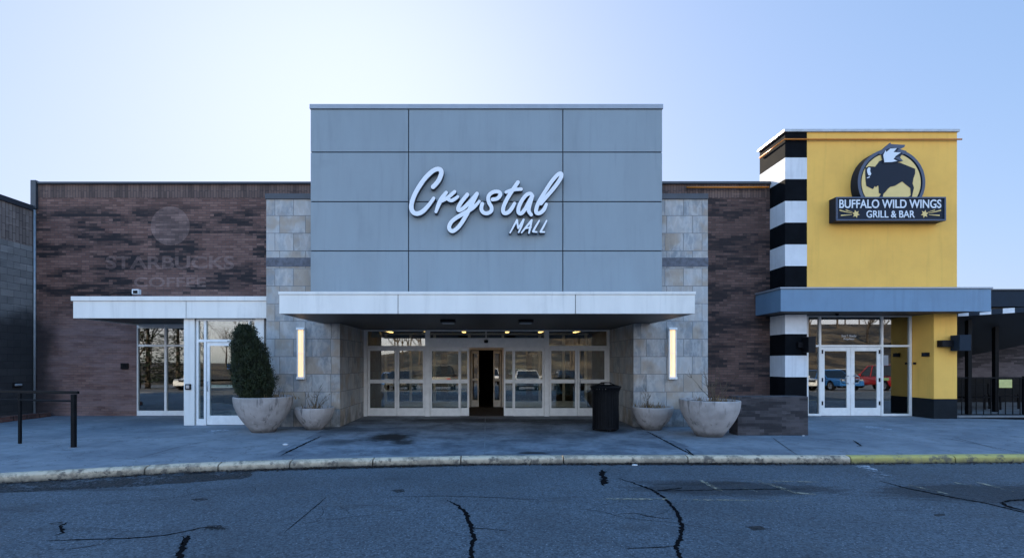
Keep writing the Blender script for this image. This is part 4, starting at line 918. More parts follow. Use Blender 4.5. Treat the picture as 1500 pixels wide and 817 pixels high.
shape_mesh('plume_backing', [plume_o], to3(YX-0.006), 0.035, M['signrim'], rs, M['signblue'])
shape_mesh('plume_shadow', [zx([(528,185),(575,140),(615,128),(680,132),(660,160),(715,172),(690,200),(640,212),(700,240),(655,256),(545,258)])], to3(YX-0.010), 0.004, M['signblue'], rs)
shape_mesh('plume', [zx([(545,190),(565,148),(570,165),(605,135),(660,132),(632,165),(695,168),(650,200),(632,225),(665,240),(615,250),(555,252)])], to3(YX-0.015), 0.005, M['signwhite'], rs)
shape_mesh('horn', [zx([(412,335),(410,310),(425,292),(438,298),(436,325),(446,350),(436,364),(420,358)])], to3(YX+0.001), 0.005, M['signwhite'], rs)
shape_mesh('eye', [zx([(406,382),(430,370),(434,378),(414,386)])], to3(YX+0.001), 0.005, M['signwhite'], rs)

# ------------------------------------------------------------------ wall lights, ceiling lights
for i, px in enumerate((442.5, 983.5)):
    wl = thing('wall_light', ('lit tall wall light on the left slate pier', 'lit tall wall light on the right slate pier')[i], 'wall light', (PX(px, YP), YP, PZ(555, YP)), 'tall wall lights on the slate piers')
    x = PX(px, YP); z0, z1 = PZ(555, YP), PZ(480, YP)
    box('backplate', x-0.10, x+0.10, YP-0.03, YP-0.001, z0, z1, M['frame'], wl, 0.004)
    for a, b in ((z0, z0+0.06), (z1-0.06, z1)): box('end_cap', x-0.105, x+0.105, YP-0.14, YP-0.031, a, b, M['frame'], wl, 0.006)
    for s in (-1, 1): box('side_rail', x+s*0.082-0.018, x+s*0.082+0.018, YP-0.10, YP-0.0312, z0+0.06, z1-0.06, M['frame'], wl, 0.004)
    mb = MB(); n = 10
    prof = [(x + 0.062*math.cos(math.pi*q/n), YP-0.05-0.062*math.sin(math.pi*q/n), z0+0.06) for q in range(n+1)]
    mb.prism(prof, (0, 0, z1-z0-0.12)); mb.build('diffuser', M['lamp'], wl)
    box('joint_clip', x-0.06, x+0.06, YP-0.118, YP-0.108, (z0+z1)/2-0.008, (z0+z1)/2+0.008, M['frame'], wl)
CL = [(-3.25, 17.2, 0.9), (-2.0, 17.2, 0.9), (-0.75, 17.2, 0.9), (0.72, 17.2, 0.9), (1.85, 17.2, 0.9), (3.05, 17.2, 0.9)]
nm = ['leftmost of the six', 'second from left of the six', 'third from left of the six', 'third from right of the six', 'second from right of the six', 'rightmost of the six']
for (x, y, l), w in zip(CL, nm):
    t = thing('ceiling_light', f'warm lit ceiling tube behind the entrance transom, {w}', 'ceiling light', (x, y, 2.72), 'lit ceiling tubes inside the entrance')
    box('housing', x-0.07, x+0.07, y-l/2-0.03, y+l/2+0.03, 2.69, 2.7195, M['frame'], t); box('diffuser', x-0.055, x+0.055, y-l/2, y+l/2, 2.66, 2.689, M['tube_light'], t, 0.006)
for px, w in ((656.5, 'unlit square canopy light over the left door mullion'), (770, 'unlit square canopy light over the right sliding door')):
    y = 12.0; x = PX(px, y)
    t = thing('canopy_light', w, 'ceiling light', (x, y, CB), 'unlit lights under the entrance canopy')
    box('housing', x-0.17, x+0.17, y-0.17, y+0.17, CB-0.05, CB+0.0115, M['rubber'], t, 0.01); box('lens', x-0.14, x+0.14, y-0.14, y+0.14, CB-0.075, CB-0.051, M['lens'], t, 0.008)
t = thing('door_sensor', 'small black motion sensor above the sliding doors', 'sensor', (PX(712, YD), YD-0.1, 2.25))
x = PX(712, YD); z = PZ(500, YD)
MB().lathe([(0, -0.05), (0.05, -0.045), (0.06, 0), (0.05, 0.045), (0, 0.05)], (x, YD-0.13, z), 14, (1.1, 0.7)).build('body', M['rubber'], t, smooth=True)
MB().tube([(x, YD-0.13, z+0.05), (x, YD-0.13, CB+0.011)], 0.012, 8).build('stem', M['frame'], t)
t = thing('loudspeaker', 'pale loudspeaker in the top left corner inside the entrance', 'speaker', (dx(547), YD+0.4, 2.4))
MB().prism([(dx(540), YD+0.25, 2.42), (dx(556), YD+0.25, 2.42), (dx(553), YD+0.25, 2.62), (dx(542), YD+0.25, 2.62)], (0, 0.2, 0.03)).build('cabinet', M['lens'], t, 0.01)
box('bracket', dx(547)-0.02, dx(547)+0.02, YD+0.32, YD+0.36, 2.61, 2.7195, M['steel'], t)
# floodlight on the left canopy
t = thing('floodlight', 'small grey floodlight with trailing cable on the left canopy', 'floodlight', (PX(198, YB), YB, LT))
x = PX(199, 15.4); z = PZ(427.5, 15.4)
box('head', x-0.1, x+0.1, 15.36, 15.5, z-0.07, z+0.08, M['frame'], t, 0.012); box('lens', x-0.05, x+0.08, 15.345, 15.359, z-0.05, z+0.04, M['rubber'], t)
MB().tube([(x-0.03, 15.42, z-0.02), (x-0.18, 15.44, z-0.03), (x-0.16, 15.5, LT+0.002)], 0.02, 6).build('arm', M['rubber'], t)
MB().tube([(x-0.1, 15.42, z), (x-0.7, 15.42, z-0.05), (x-1.4, 15.42, LT+0.03), (x-2.0, 15.45, LT+0.02)], 0.012, 6).build('cable', M['rubber'], t)
# speakers on the restaurant
for i, (px, py, yy, x0) in enumerate(((1406.5, 502.5, 14.8, 1), (1184.5, 505, 14.85, 0))):
    x = PX(px, yy); z = PZ(py, yy)
    t = thing('wall_lantern', ('black box lantern on a bracket at the yellow pier', 'black box lantern on the striped corner column')[i], 'wall light', (x, YR, z), 'box lanterns beside the restaurant doors')
    s = 0.17 if i == 0 else 0.11
    MB().prism([(x-s, yy-0.17, z+0.23), (x+s, yy-0.17, z+0.24), (x+s*0.92, yy-0.17, z-0.22), (x-s, yy-0.17, z-0.22)], (0, 0.3, 0)).build('shade', M['navy'] if i == 0 else M['rubber'], t, 0.01)
    if i == 0: box('bracket', x-0.5, x-s-0.002, YR-0.19, YR-0.004, z-0.1, z+0.09, M['rubber'], t, 0.006)
    else: box('bracket', x-0.26, x-s-0.002, YR-0.1, YR-0.004, z-0.08, z+0.08, M['rubber'], t, 0.006)
for name, lab, px, py, y0, w, h, m in (('alarm_box', 'small black box on the yellow pier inner face', 1357, 519, None, 0.24, 0.12, 'rubber'), ('doorbell', 'tiny black bell button low on the yellow pier inner face', 1341, 532, None, 0.07, 0.07, 'rubber')):
    yy = QX2 * F / (px - CX); z = PZ(py, yy)
    t = thing(name, lab, 'wall box', (QX2, yy, z)); box('body', QX2-0.05, QX2-0.001, yy-w/2, yy+w/2, z-h/2, z+h/2, M[m], t, 0.008); box('cover', QX2-0.06, QX2-0.0505, yy-w*0.3, yy+w*0.3, z-h*0.25, z+h*0.3, M['navy'], t, 0.003)
t = thing('access_button', 'square push button plate on the white lobby column', 'push button', (PX(279, YV), YV-0.09, PZ(566, YV)))
x, z = PX(279, YV), PZ(566, YV); box('plate', x-0.075, x+0.075, YV-0.125, YV-0.091, z-0.075, z+0.075, M['rubber'], t, 0.008); box('button', x-0.045, x+0.045, YV-0.138, YV-0.1255, z-0.045, z+0.045, M['steel'], t, 0.006)
t = thing('wall_box', 'small black outlet box on the brick beside the storefront window', 'wall box', (PX(183.5, YB), YB, PZ(536, YB)))
x, z = PX(183.5, YB), PZ(536, YB); box('body', x-0.11, x+0.11, YB-0.06, YB-0.001, z-0.09, z+0.09, M['rubber'], t, 0.01); box('cover', x-0.03, x+0.08, YB-0.075, YB-0.0605, z-0.04, z+0.06, M['iron'], t, 0.004)
t = thing('bulkhead_light', 'small pale bulkhead light on the black lower block wall', 'wall light', (LX0, 15.2, PZ(563, 15.2)))
z = PZ(563.5, 15.2)
box('base', LX0+0.001, LX0+0.04, 15.06, 15.34, z-0.07, z+0.07, M['rubber'], t, 0.01); box('lens', LX0+0.041, LX0+0.09, 15.09, 15.31, z-0.03, z+0.04, M['lens'], t, 0.02)

# ------------------------------------------------------------------ planters
def planter(px0, px1, yrim, Y, rb, label, kind, tilt=0.0):
    x = PX((px0 + px1) / 2, Y); r = (PX(px1, Y) - PX(px0, Y)) / 2; h = PZ(yrim, Y)
    t = thing('concrete_planter', label, 'planter', (x, Y, 0), 'round concrete planters by the entrance')
    prof = [(0, 0), (rb*0.96, 0.0), (rb, 0.02)]
    for i in range(1, 15):
        u = i / 14; prof.append((rb + (r - rb) * (math.sin(u * math.pi / 2) ** 1.15), 0.02 + (h - 0.05) * (u ** 1.12)))
    prof += [(r, h - 0.012), (r - 0.012, h), (r - 0.055, h), (r - 0.07, h - 0.015), (r - 0.08, h - 0.10), (0, h - 0.10)]
    mb = MB().lathe(prof, (x, Y, 0), 56)
    if tilt:
        for v in mb.bm.verts: v.co.z += (v.co.x - x) * tilt * max(0, v.co.z) / h
    mb.build('bowl', M['planter'], t, smooth=True)
    mb = MB(); n = 40; c = mb.bm.verts.new((x, Y, h - 0.045)); rg = []
    for i in range(n):
        a = 2*math.pi*i/n; rg.append(mb.bm.verts.new((x + (r-0.072)*math.cos(a), Y + (r-0.072)*math.sin(a), h - 0.065 + random.uniform(-.01, .02) + math.cos(a)*r*tilt)))
    for i in range(n): mb.bm.faces.new((c, rg[i], rg[(i+1) % n]))
    mb.build('soil', M['soil'], t, smooth=True)
    return x, Y, r, h
pA = planter(345, 427, 580, 12.25, 0.28, 'large streaked concrete planter holding the evergreen shrub', 'L')
pB = planter(433, 489, 596, 12.65, 0.21, 'small concrete planter between the evergreen planter and left pier', 'S')
pC = planter(925, 985, 595, 12.65, 0.23, 'small concrete planter between the bin and the largest right planter', 'S')
pD = planter(997, 1081, 585, 11.55, 0.29, 'large tilted concrete planter beside the low brick wall', 'L', -0.012)

def dry_plant(pl, label, n, hmax, dx0=0.0, spread=0.6, tuft=0):
    x, Y, r, h = pl; x += dx0 * r
    t = thing('dry_plant', label, 'plant', (x, Y, h - 0.06), 'withered plants in the planters')
    mb = MB()
    for i in range(n):
        a = random.uniform(0, 6.28); rr = random.uniform(0, r * 0.25); L = hmax * random.uniform(0.5, 1.0); lean = random.uniform(0.1, spread)
        p = Vector((x + rr*math.cos(a), Y + rr*math.sin(a), h - 0.06)); d = Vector((math.cos(a)*lean, math.sin(a)*lean*0.6, 1)).normalized(); pts = [p]; m = 6
        for j in range(m):
            d = (d + Vector((random.uniform(-.22, .22), random.uniform(-.22, .22), random.uniform(-.1, .1)))).normalized(); pts.append(pts[-1] + d * L / m)
        mb.tube(pts, [0.009 * (1 - j / (m + 1.5)) for j in range(m + 1)], 4, False)
        for q in range(random.randint(1, 4)):
            b = pts[random.randint(2, m)]; e = (d + Vector((random.uniform(-1, 1), random.uniform(-1, 1), random.uniform(-.2, .5)))).normalized()
            mb.tube([b, b + e*L*0.14, b + e*L*0.26 + Vector((0, 0, 0.03))], [0.005, 0.004, 0.002], 3, False)
    mb.build('stems', M['twig'], t)
    if tuft:
        mb = MB()
        for i in range(tuft):
            a = random.uniform(0, 6.28); rr = random.uniform(0, r*0.8); p = Vector((x + rr*math.cos(a), Y + rr*math.sin(a)*0.9, h - 0.07)); L = random.uniform(0.05, 0.22)
            q = p + Vector((random.uniform(-.08, .08), random.uniform(-.08, .08), L)); s = Vector((random.uniform(-.01, .01), random.uniform(-.01, .01), 0)) + Vector((0.004, 0, 0))
            mb.sheet([p - s, p + s, q])
        mb.build('dead_grass', M['drygrass'], t, fix=False)['kind'] = 'stuff'
dry_plant(pB, 'bare branching twigs in the small planter by the left pier', 11, 0.66, 0.0, 1.0, 60)
dry_plant(pC, 'thin withered stalks in the small planter by the bin', 5, 0.55, -0.15, 0.35, 160)
dry_plant(pD, 'tall leaning bare stems in the large right planter', 12, 0.85, 0.2, 0.85, 120)
dry_plant(pA, 'low dead grass around the evergreen shrub', 3, 0.2, 0.5, 0.9, 60)

# evergreen shrub
SY = 12.2
sh = thing('evergreen_shrub', 'dense dark conical evergreen shrub leaning left in the large planter', 'shrub', (PX(371, SY), SY, 0.78))
prof = [(473, 352, 362), (482, 346, 369), (490, 343, 373), (497, 341, 380), (513, 339, 388), (543, 338, 400), (567, 340, 404), (584, 352, 398)]
def ext(py):
    for (a, l, r), (b, l2, r2) in zip(prof, prof[1:]):
        if a <= py <= b: t = (py-a)/(b-a); return l+(l2-l)*t, r+(r2-r)*t
    return (prof[0][1:] if py < 473 else prof[-1][1:])
MB().tube([(PX(374, SY), SY, 0.76), (PX(370, SY), SY, 1.3), (PX(360, SY), SY, 2.35)], [0.06, 0.045, 0.015], 8).build('trunk', M['bark'], sh, smooth=True)
k = NT('evergreen_leaf'); p = k.pos()
c = k.mix(k.ramp(k.noise(p, 5, 4), 0.3, 0.7), (0.009, 0.014, 0.006), (0.032, 0.046, 0.016)); c = k.mix(k.ramp(k.noise(p, 40, 2), 0.5, 0.75, 0, 0.6), c, (0.062, 0.085, 0.03))
leaf = k.fin(c, 0.7)
mb = MB(); rs_ = random.Random(21)
def leaf_at(p, up, L, w):
    q = up.cross(Vector((rs_.uniform(-1, 1), rs_.uniform(-1, 1), rs_.uniform(-1, 1))))
    if q.length < 0.05: return
    q.normalize(); mb.sheet([p, p + up*L*0.5 + q*w, p + up*L, p + up*L*0.5 - q*w])
for i in range(15000):                                # dense inner growth
    py = 477 + 106 * (rs_.random() ** 0.75); l, r = ext(py); cx_ = (PX(l, SY)+PX(r, SY))/2; rad = (PX(r, SY)-PX(l, SY))/2 * 0.85
    a = rs_.uniform(0, 6.283); rr = rad * math.sqrt(rs_.random()); p = Vector((cx_ + rr*math.cos(a), SY + rr*math.sin(a), PZ(py, SY)))
    leaf_at(p, Vector((math.cos(a)*.5, math.sin(a)*.5, 1)).normalized(), rs_.uniform(.04, .08), rs_.uniform(.010, .020))
for i in range(260):                                 # sprays standing off the surface, each a tuft of its own size
    py = 481 + 101 * (rs_.random() ** 0.8); l, r = ext(py); cx_ = (PX(l, SY)+PX(r, SY))/2; rad = (PX(r, SY)-PX(l, SY))/2
    a = rs_.uniform(0, 6.283); rr = rad * rs_.uniform(0.66, 0.93); c0 = Vector((cx_ + rr*math.cos(a), SY + rr*math.sin(a), PZ(py, SY)))
    out = Vector((math.cos(a)*rs_.uniform(.15, .5), math.sin(a)*rs_.uniform(.15, .5), 1)).normalized(); ln = rs_.uniform(.14, .30); wd = rs_.uniform(.03, .075)
    for j in range(rs_.randint(45, 90)):
        t_ = rs_.random(); p = c0 + out*ln*(t_-0.4) + Vector((rs_.gauss(0, 1), rs_.gauss(0, 1), rs_.gauss(0, 1)))*wd*(1-0.65*t_)
        leaf_at(p, (out + Vector((rs_.uniform(-.7, .7), rs_.uniform(-.7, .7), rs_.uniform(-.1, .5)))).normalized(), rs_.uniform(.022, .055), rs_.uniform(.005, .011))
mb.build('foliage', leaf, sh, fix=False)

# ------------------------------------------------------------------ litter bin
bx0 = PX(887, 12.45); by0 = 12.45
t = thing('litter_bin', 'black slatted steel litter bin with flared rim beside the doors', 'bin', (bx0, by0, 0))
R0 = (PX(909, 12.3) - PX(865, 12.3)) / 2; hb = 1.10
mb = MB(); n = 30
for i in range(n):
    a = 2*math.pi*i/n; c_, s_ = math.cos(a), math.sin(a); tx, ty = -s_, c_; w = 0.026
    pts = [(0.86, 0.07), (0.86, 0.84), (0.89, 0.95), (1.0, 1.05), (1.03, 1.06)]
    pr = None
    for q, z in pts:
        r_ = R0 * q
        ring = [mb.bm.verts.new((bx0 + (r_+o)*c_ + tx*w*sg_, by0 + (r_+o)*s_ + ty*w*sg_, z)) for o, sg_ in ((0.004, 1), (0.004, -1), (-0.004, -1), (-0.004, 1))]
        if pr:
            for k4 in range(4): mb.bm.faces.new((pr[k4], pr[(k4+1) % 4], ring[(k4+1) % 4], ring[k4]))
        pr = ring
mb.build('slats', M['iron'], t)
MB().lathe([(R0*0.80, 0.05), (R0*0.88, 0.05), (R0*0.88, 0.10), (R0*0.80, 0.10), (R0*0.80, 0.05)], (bx0, by0, 0), 36).build('base_ring', M['iron'], t)
for s in (0, 1, 2): MB().tube([(bx0 + R0*0.8*math.cos(2.1*s-1.5), by0 + R0*0.8*math.sin(2.1*s-1.5), 0), (bx0 + R0*0.8*math.cos(2.1*s-1.5), by0 + R0*0.8*math.sin(2.1*s-1.5), 0.055)], 0.025, 8).build('foot', M['iron'], t)
MB().lathe([(0, 0.08), (R0*0.79, 0.08), (R0*0.81, 0.98), (R0*0.76, 0.98), (R0*0.74, 0.12), (0, 0.12)], (bx0, by0, 0), 36).build('liner', M['rubber'], t, smooth=False)
MB().lathe([(R0*0.98, 1.03), (R0*1.05, 1.05), (R0*1.03, 1.075), (R0*0.74, 1.105), (R0*0.60, 1.10), (R0*0.56, 1.07), (R0*0.60, 1.05), (R0*0.98, 1.03)], (bx0, by0, 0), 36).build('lid', M['iron'], t, smooth=True)
MB().tube([(bx0-0.22, by0, 1.09), (bx0-0.1, by0-0.02, 1.16), (bx0+0.1, by0-0.02, 1.16), (bx0+0.24, by0, 1.09)], 0.014, 8).build('lid_handle', M['iron'], t, smooth=True)

# ------------------------------------------------------------------ handrail at the left
t = thing('handrail', 'black tubular steel handrail at the left edge of the pavement', 'railing', (-8.05, 9.96, 0))
A0, A1 = Vector((-8.02, 9.96, 0)), Vector((-11.4, 11.0, 0))
tz = lambda u: 1.075 - 0.02*u
MB().prism([(A0.x+0.09, A0.y-0.03, 1.04), (A0.x+0.09, A0.y-0.03, 1.095), (A1.x, A1.y-0.03, 1.075), (A1.x, A1.y-0.03, 1.01)], (0, 0.06, 0)).build('top_rail', M['iron'], t, 0.008)
MB().tube([(A0.x-0.03, A0.y, 0.90), (A1.x, A1.y, 0.88)], 0.02, 8).build('mid_rail', M['iron'], t)
for u, w in ((0, 0.036), (0.43, 0.024), (0.72, 0.024), (1.0, 0.03)):
    p = A0.lerp(A1, u); box('post', p.x-w-0.0, p.x+w-0.0, p.y-w+0.001, p.y+w-0.001, 0.006, 1.03-0.02*u, M['iron'], t, 0.004)
box('base_plate', A0.x-0.07, A0.x+0.07, A0.y-0.06, A0.y+0.06, 0.0, 0.006, M['steel'], t)
be = thing('brick_edging', 'low broken red brick bed edging along the black block wall', 'edging', (-13.3, 13.5, 0))
for i in range(9):
    y = 11.9 + i*0.42; box('brick', -13.5+random.uniform(-.03, .03), -13.28, y, y+0.38, 0, random.uniform(0.12, 0.2), M['red_brick'], be, 0.012)

# litter
def crumple(name, label, p, s, mat):
    mb = MB(); bmesh.ops.create_icosphere(mb.bm, subdivisions=2, radius=s)
    for v in mb.bm.verts: v.co = Vector((v.co.x*1.7, v.co.y, v.co.z*0.5)) * (1 + 0.45*mnoise.noise(v.co*14/s*0.05 + Vector((s*900, 0, 0)))) + Vector((p.x, p.y, p.z + s*0.35))
    return tag(mb.build(name, mat), label, 'litter')
crumple('paper_litter', 'crumpled white paper lying on the pavement near the left planters', GP(418, 651.5), 0.035, M['paper'])
crumple('paper_litter', 'crumpled white paper in the gutter in front of the bin', GP(930, 681.5, ZR), 0.03, M['paper'])
crumple('paper_litter', 'tiny white paper scrap at the foot of the low brick wall', GP(1177, 638), 0.02, M['paper'])

# ------------------------------------------------------------------ parked cars behind the camera, seen in the glass
def car(label, paint, x, y, rz, suv=False, group='cars parked in the lot opposite'):
    t = thing('parked_car', label, 'car', (x, y, lot_z(y)), group); t.rotation_euler = (math.atan(0.035) * math.cos(rz), 0, rz)
    L_, Wd, H = (4.7, 1.85, 1.75) if suv else (4.6, 1.80, 1.45)
    def add(mb, name, mat, par, bevel=0, smooth=False):
        me = bpy.data.meshes.new(name); bmesh.ops.recalc_face_normals(mb.bm, faces=mb.bm.faces); mb.bm.to_mesh(me); mb.bm.free(); me.materials.append(mat)
        o = bpy.data.objects.new(name, me); COL.objects.link(o); o.parent = par
        if smooth:
            for p in me.polygons: p.use_smooth = True
        if bevel: b = o.modifiers.new('bevel', 'BEVEL'); b.width = bevel; b.segments = 3; b.limit_method = 'ANGLE'
        return o
    w2, hb, gl = Wd/2, (0.98 if suv else 0.86), 0.2 if not suv else 0.26
    def arch(cy): return [(cy + 0.36*math.cos(a), gl + 0.12 + 0.36*math.sin(a)) for a in [math.pi*i/8 for i in range(9)]]
    h0 = L_/2
    prof = [(h0, gl+0.1), (h0+0.02, 0.62), (h0-0.08, 0.74 if not suv else 0.9), (h0-1.2, hb), (-h0+0.6, hb+0.04), (-h0+0.05, hb), (-h0, 0.6), (-h0+0.05, gl+0.05)]
    prof += [(-h0+0.45, gl)] + arch(-h0+0.95)[::-1] + arch(h0-0.9)[::-1]
    mb = MB(); mb.prism([(-w2, a, b) for a, b in prof], (Wd, 0, 0))
    for v in mb.bm.verts:
        k_ = 1 - 0.10*max(0, (abs(v.co.y) - h0 + 0.9)/0.9)**2 - 0.05*max(0, v.co.z-0.6)/0.4; v.co.x *= k_
    body = add(mb, 'body', paint, t, 0.05)
    f0, f1, r1, r0 = h0-1.25, h0-2.05, (-h0+0.9 if not suv else -h0+0.35), (-h0+0.35 if not suv else -h0+0.06)
    def cab(mb, ins, z0, z1, e=0):
        a = [(-w2*0.95+ins, f0-e, z0), (w2*0.95-ins, f0-e, z0), (w2*0.95-ins, r0+e, z0), (-w2*0.95+ins, r0+e, z0)]
        k_ = (z1 - hb)/(H - hb); b = [(sx_*(w2*0.95-ins-0.2*k_), yv+(yt-yv)*k_, z1) for sx_, yv, yt in ((-1, f0-e, f1-e), (1, f0-e, f1-e), (1, r0+e, r1+e), (-1, r0+e, r1+e))]
        va = [mb.bm.verts.new(p) for p in a]; vb = [mb.bm.verts.new(p) for p in b]
        mb.bm.faces.new(va); mb.bm.faces.new(vb)
        for i in range(4): mb.bm.faces.new((va[i], va[(i+1) % 4], vb[(i+1) % 4], vb[i]))
    mb = MB(); cab(mb, 0.0, hb-0.02, H-0.07); add(mb, 'window', M['carglass'], t, 0.03)
    mb = MB(); a = w2*0.95-0.18; mb.prism([(-a, f1+0.06, H-0.08), (a, f1+0.06, H-0.08), (a, r1-0.06, H-0.08), (-a, r1-0.06, H-0.08)], (0, 0, 0.07)); add(mb, 'roof', paint, t, 0.03)
    mb = MB()
    for s in (-1, 1):
        for (ya, yb) in ((f0, f1), (-0.15, -0.15), (r0, r1)):
            pa, pb = Vector((s*(w2*0.95-0.0), ya, hb-0.03)), Vector((s*(w2*0.95-0.185), yb, H-0.06)); mb.tube([pa, pb], 0.035, 6)
    add(mb, 'pillars', paint, t)
    for s in (-1, 1):
        for cy in (h0-0.9, -h0+0.95):
            mb = MB(); c_ = s*(w2-0.12); mb.bm.verts.new
            pr_ = [(0.33, -0.1), (0.34, -0.07), (0.34, 0.07), (0.33, 0.1), (0.22, 0.1), (0.22, -0.1), (0.33, -0.1)]
            mb.lathe(pr_, (0, 0, 0), 24)
            for v in mb.bm.verts: v.co = Vector((c_ + v.co.z, cy + v.co.x, 0.34 + v.co.y))
            wh = add(mb, 'wheel', M['rubber'], t, 0, True)
            mb = MB(); mb.lathe([(0, 0.07), (0.06, 0.08), (0.1, 0.05), (0.2, 0.075), (0.22, 0.09), (0.22, -0.02), (0, -0.02)], (0, 0, 0), 20)
            for v in mb.bm.verts: v.co = Vector((c_ + s*v.co.z, cy + v.co.x, 0.34 + v.co.y))
            add(mb, 'rim', M['steel'], wh)
        mb = MB(); mb.prism([(s*w2*0.86, h0+0.0, 0.66), (s*w2*0.52, h0+0.03, 0.66), (s*w2*0.50, h0-0.0, 0.76), (s*w2*0.84, h0-0.06, 0.78)], (0, -0.12, 0)); add(mb, 'headlight', M['lens'], t, 0.01)
        mb = MB(); mb.prism([(s*w2*0.84, -h0-0.03, 0.68), (s*w2*0.50, -h0-0.03, 0.68), (s*w2*0.55, -h0-0.02, 0.84), (s*w2*0.82, -h0-0.02, 0.86)], (0, 0.12, 0)); add(mb, 'tail_light', TAIL, t, 0.01)
        mb = MB(); mb.prism([(s*(w2*0.93), f0-0.35, hb+0.02), (s*(w2+0.12), f0-0.38, hb+0.04), (s*(w2+0.12), f0-0.38, hb+0.17), (s*(w2*0.93), f0-0.35, hb+0.14)], (0, 0.1, 0)); add(mb, 'mirror', paint, t, 0.02)
    mb = MB(); mb.box(-w2*0.46, w2*0.46, h0-0.05, h0+0.035, 0.58, 0.72); add(mb, 'grille', M['rubber'], t, 0.01)
    mb = MB(); mb.box(-w2*0.8, w2*0.8, h0-0.06, h0+0.05, 0.32, 0.50); add(mb, 'bumper', M['rubber'] if suv else paint, t, 0.03)
    return t
def paint(name, c):
    k = NT(name); k.b.inputs['Coat Weight'].default_value = 0.8; k.b.inputs['Coat Roughness'].default_value = 0.05
    return k.fin(c, 0.35)
TAIL = m_plain('tail_lens', (0.35, 0.01, 0.01), 0.2)
PW, PB, PR_, PK, PS = paint('white_paint', (0.75, 0.75, 0.74)), paint('blue_paint', (0.02, 0.13, 0.38)), paint('red_paint', (0.42, 0.015, 0.015)), paint('black_paint', (0.012, 0.013, 0.015)), paint('silver_paint', (0.42, 0.43, 0.45))
CARS = [(-20.5, -5.4, 'white saloon car facing the mall at the far left of the lot', PW, 0, False), (-12.2, -6.0, 'silver estate car facing the mall in the left of the lot', PS, 0, True),
        (-6.2, -6.2, 'black saloon car parked left of the photographer facing the mall', PK, 0, False), (-3.2, -6.1, 'dark tall car with its back to the mall', PK, math.pi, True),
        (3.0, -6.2, 'silver saloon car parked right of the photographer facing the mall', PS, 0, False), (6.0, -6.0, 'black saloon car parked second right of the photographer', PK, 0, False), (9.0, -6.1, 'black tall car with its back to the mall', PK, math.pi, True),
        (21.4, -4.6, 'white saloon car opposite the restaurant doors', PW, 0, False), (24.4, -4.8, 'blue saloon car between the white and red cars', PB, 0, False), (27.8, -4.4, 'red tall car with its back to the restaurant', PR_, math.pi, True),
        (-9, -17, 'blue saloon car in the second row on the left', PB, 0, False), (0.5, -17, 'white tall car in the second row near the middle', PW, 0, True), (12.5, -17, 'red saloon car in the second row on the right', PR_, math.pi, False), (33, -16, 'silver tall car in the second row at far right', PS, 0, True)]
for x, y, lab, pm, rz, suv in CARS: car(lab, pm, x, y, rz, suv)

# bare trees on the hillside
def tree_mesh(seed):
    rnd = random.Random(seed); tr, cr = MB(), MB()
    def grow(p, d, L, r, lvl):
        pts = [p]; m = 4
        for j in range(m):
            d = (d + Vector((rnd.uniform(-.16, .16), rnd.uniform(-.16, .16), rnd.uniform(-.03, .12)))).normalized(); pts.append(pts[-1] + d*L/m)
        (tr if lvl == 0 else cr).tube(pts, [r*(1 - 0.5*j/m) for j in range(m+1)], 6 if lvl == 0 else 3, False)
        if lvl >= 4: return
        for q in range(5 if lvl < 2 else 3):
            i = rnd.randint(1 if lvl else 2, m); a = rnd.uniform(0, 6.28); e = (d*0.8 + Vector((math.cos(a), math.sin(a), rnd.uniform(0, .6)))*0.75).normalized()
            grow(pts[i], e, L*rnd.uniform(.5, .75), r*0.45, lvl+1)
    grow(Vector((0, 0, -0.3)), Vector((0, 0, 1)), 5.5, 0.2, 0)
    ms = []
    for nme, mb in (('trunk', tr), ('crown', cr)):
        me = bpy.data.meshes.new(nme); mb.bm.to_mesh(me); mb.bm.free(); me.materials.append(M['bark']); ms.append(me)
    return ms
protos = [tree_mesh(s) for s in (3, 11, 29)]
TL = ['bare tall winter tree on the grassy hillside opposite the mall']
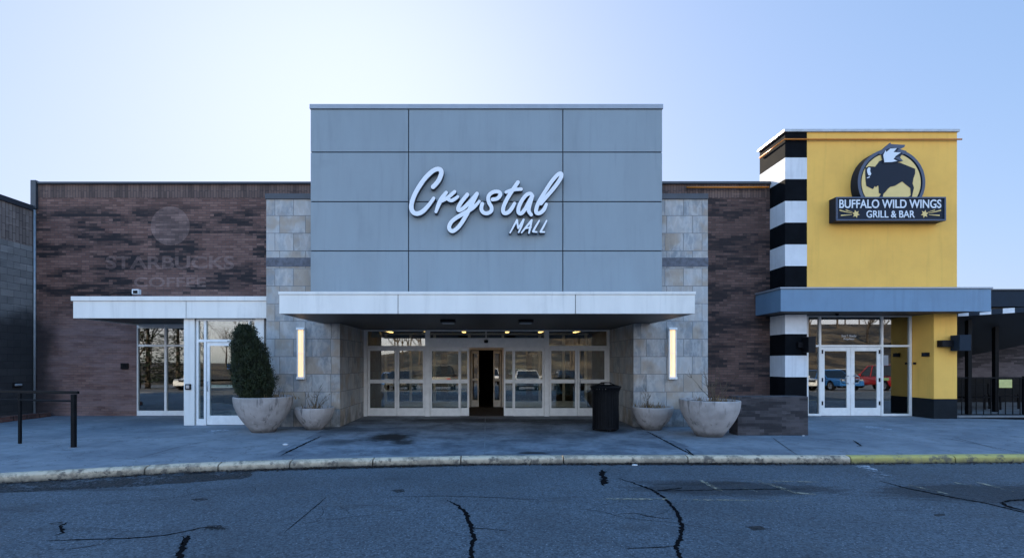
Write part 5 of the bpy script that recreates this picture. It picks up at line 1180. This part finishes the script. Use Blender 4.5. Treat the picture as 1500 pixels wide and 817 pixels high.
def tree(x, y, z, s, rz, pi_, label, group='bare trees on the hillside'):
    t = thing('bare_tree', label, 'tree', (x, y, z), group); t.scale = (s, s, s); t.rotation_euler = (0, 0, rz)
    for nme, me in zip(('trunk', 'crown'), protos[pi_]):
        o = bpy.data.objects.new(nme, me); COL.objects.link(o); o.parent = t
for i in range(110):
    x = random.uniform(-110, 125); y = random.uniform(-118, -62); tree(x, y, hill_z(x, y), random.uniform(0.9, 1.35), random.uniform(0, 6.28), i % 3, 'bare winter tree among many on the brown hillside opposite')
k = NT('spruce_needle'); p = k.pos(); needle = k.fin(k.mix(k.noise(p, 3, 3), (0.012, 0.02, 0.01), (0.035, 0.055, 0.022)), 0.8)
mb = MB(); tm = bpy.data.meshes.new('trunk'); MB_t = MB().tube([(0, 0, -0.2), (0, 0, 4), (0, 0, 8.6)], [0.2, 0.13, 0.03], 8); MB_t.bm.to_mesh(tm); tm.materials.append(M['bark'])
for i in range(3600):
    z = 0.6 + 8.2 * random.random() ** 1.4; rr = (9.0 - z) * 0.29 * (1 - 0.5*random.random()**2) * (0.8 + 0.2*math.sin(z*7)); a = random.uniform(0, 6.28)
    p = Vector((rr*math.cos(a), rr*math.sin(a), z)); d = Vector((math.cos(a), math.sin(a), random.uniform(-.5, .3))).normalized(); q = d.cross(Vector((0, 0, 1))) * random.uniform(.05, .12); L = random.uniform(.2, .5)
    mb.sheet([p, p + d*L*.5 + q, p + d*L, p + d*L*.5 - q])
cm = bpy.data.meshes.new('crown'); mb.bm.to_mesh(cm); cm.materials.append(needle)
for i, (x, y, sc_) in enumerate(((-26.0, -11.5, 0.85), (-29.2, -12.5, 1.0), (-24.4, -14.5, 0.8))):  # unseen spruces added to darken the reflection in the left storefront
    t = thing('added_spruce', ('added dark spruce at the left end of the lot nearest the mall', 'tallest added dark spruce at the left end of the lot', 'added dark spruce at the left end of the lot farthest from the mall')[i], 'tree', (x, y, lot_z(y)), 'added spruces at the left end of the lot'); t.scale = (sc_*1.15, sc_*1.15, sc_); t.rotation_euler = (0, 0, i*1.3)
    for nme, me in (('trunk', tm), ('crown', cm)):
        o = bpy.data.objects.new(nme, me); COL.objects.link(o); o.parent = t
tree(-31, -14, lot_z(-14), 1.1, 0.4, 1, 'bare tree standing alone at the left of the parking lot', None)
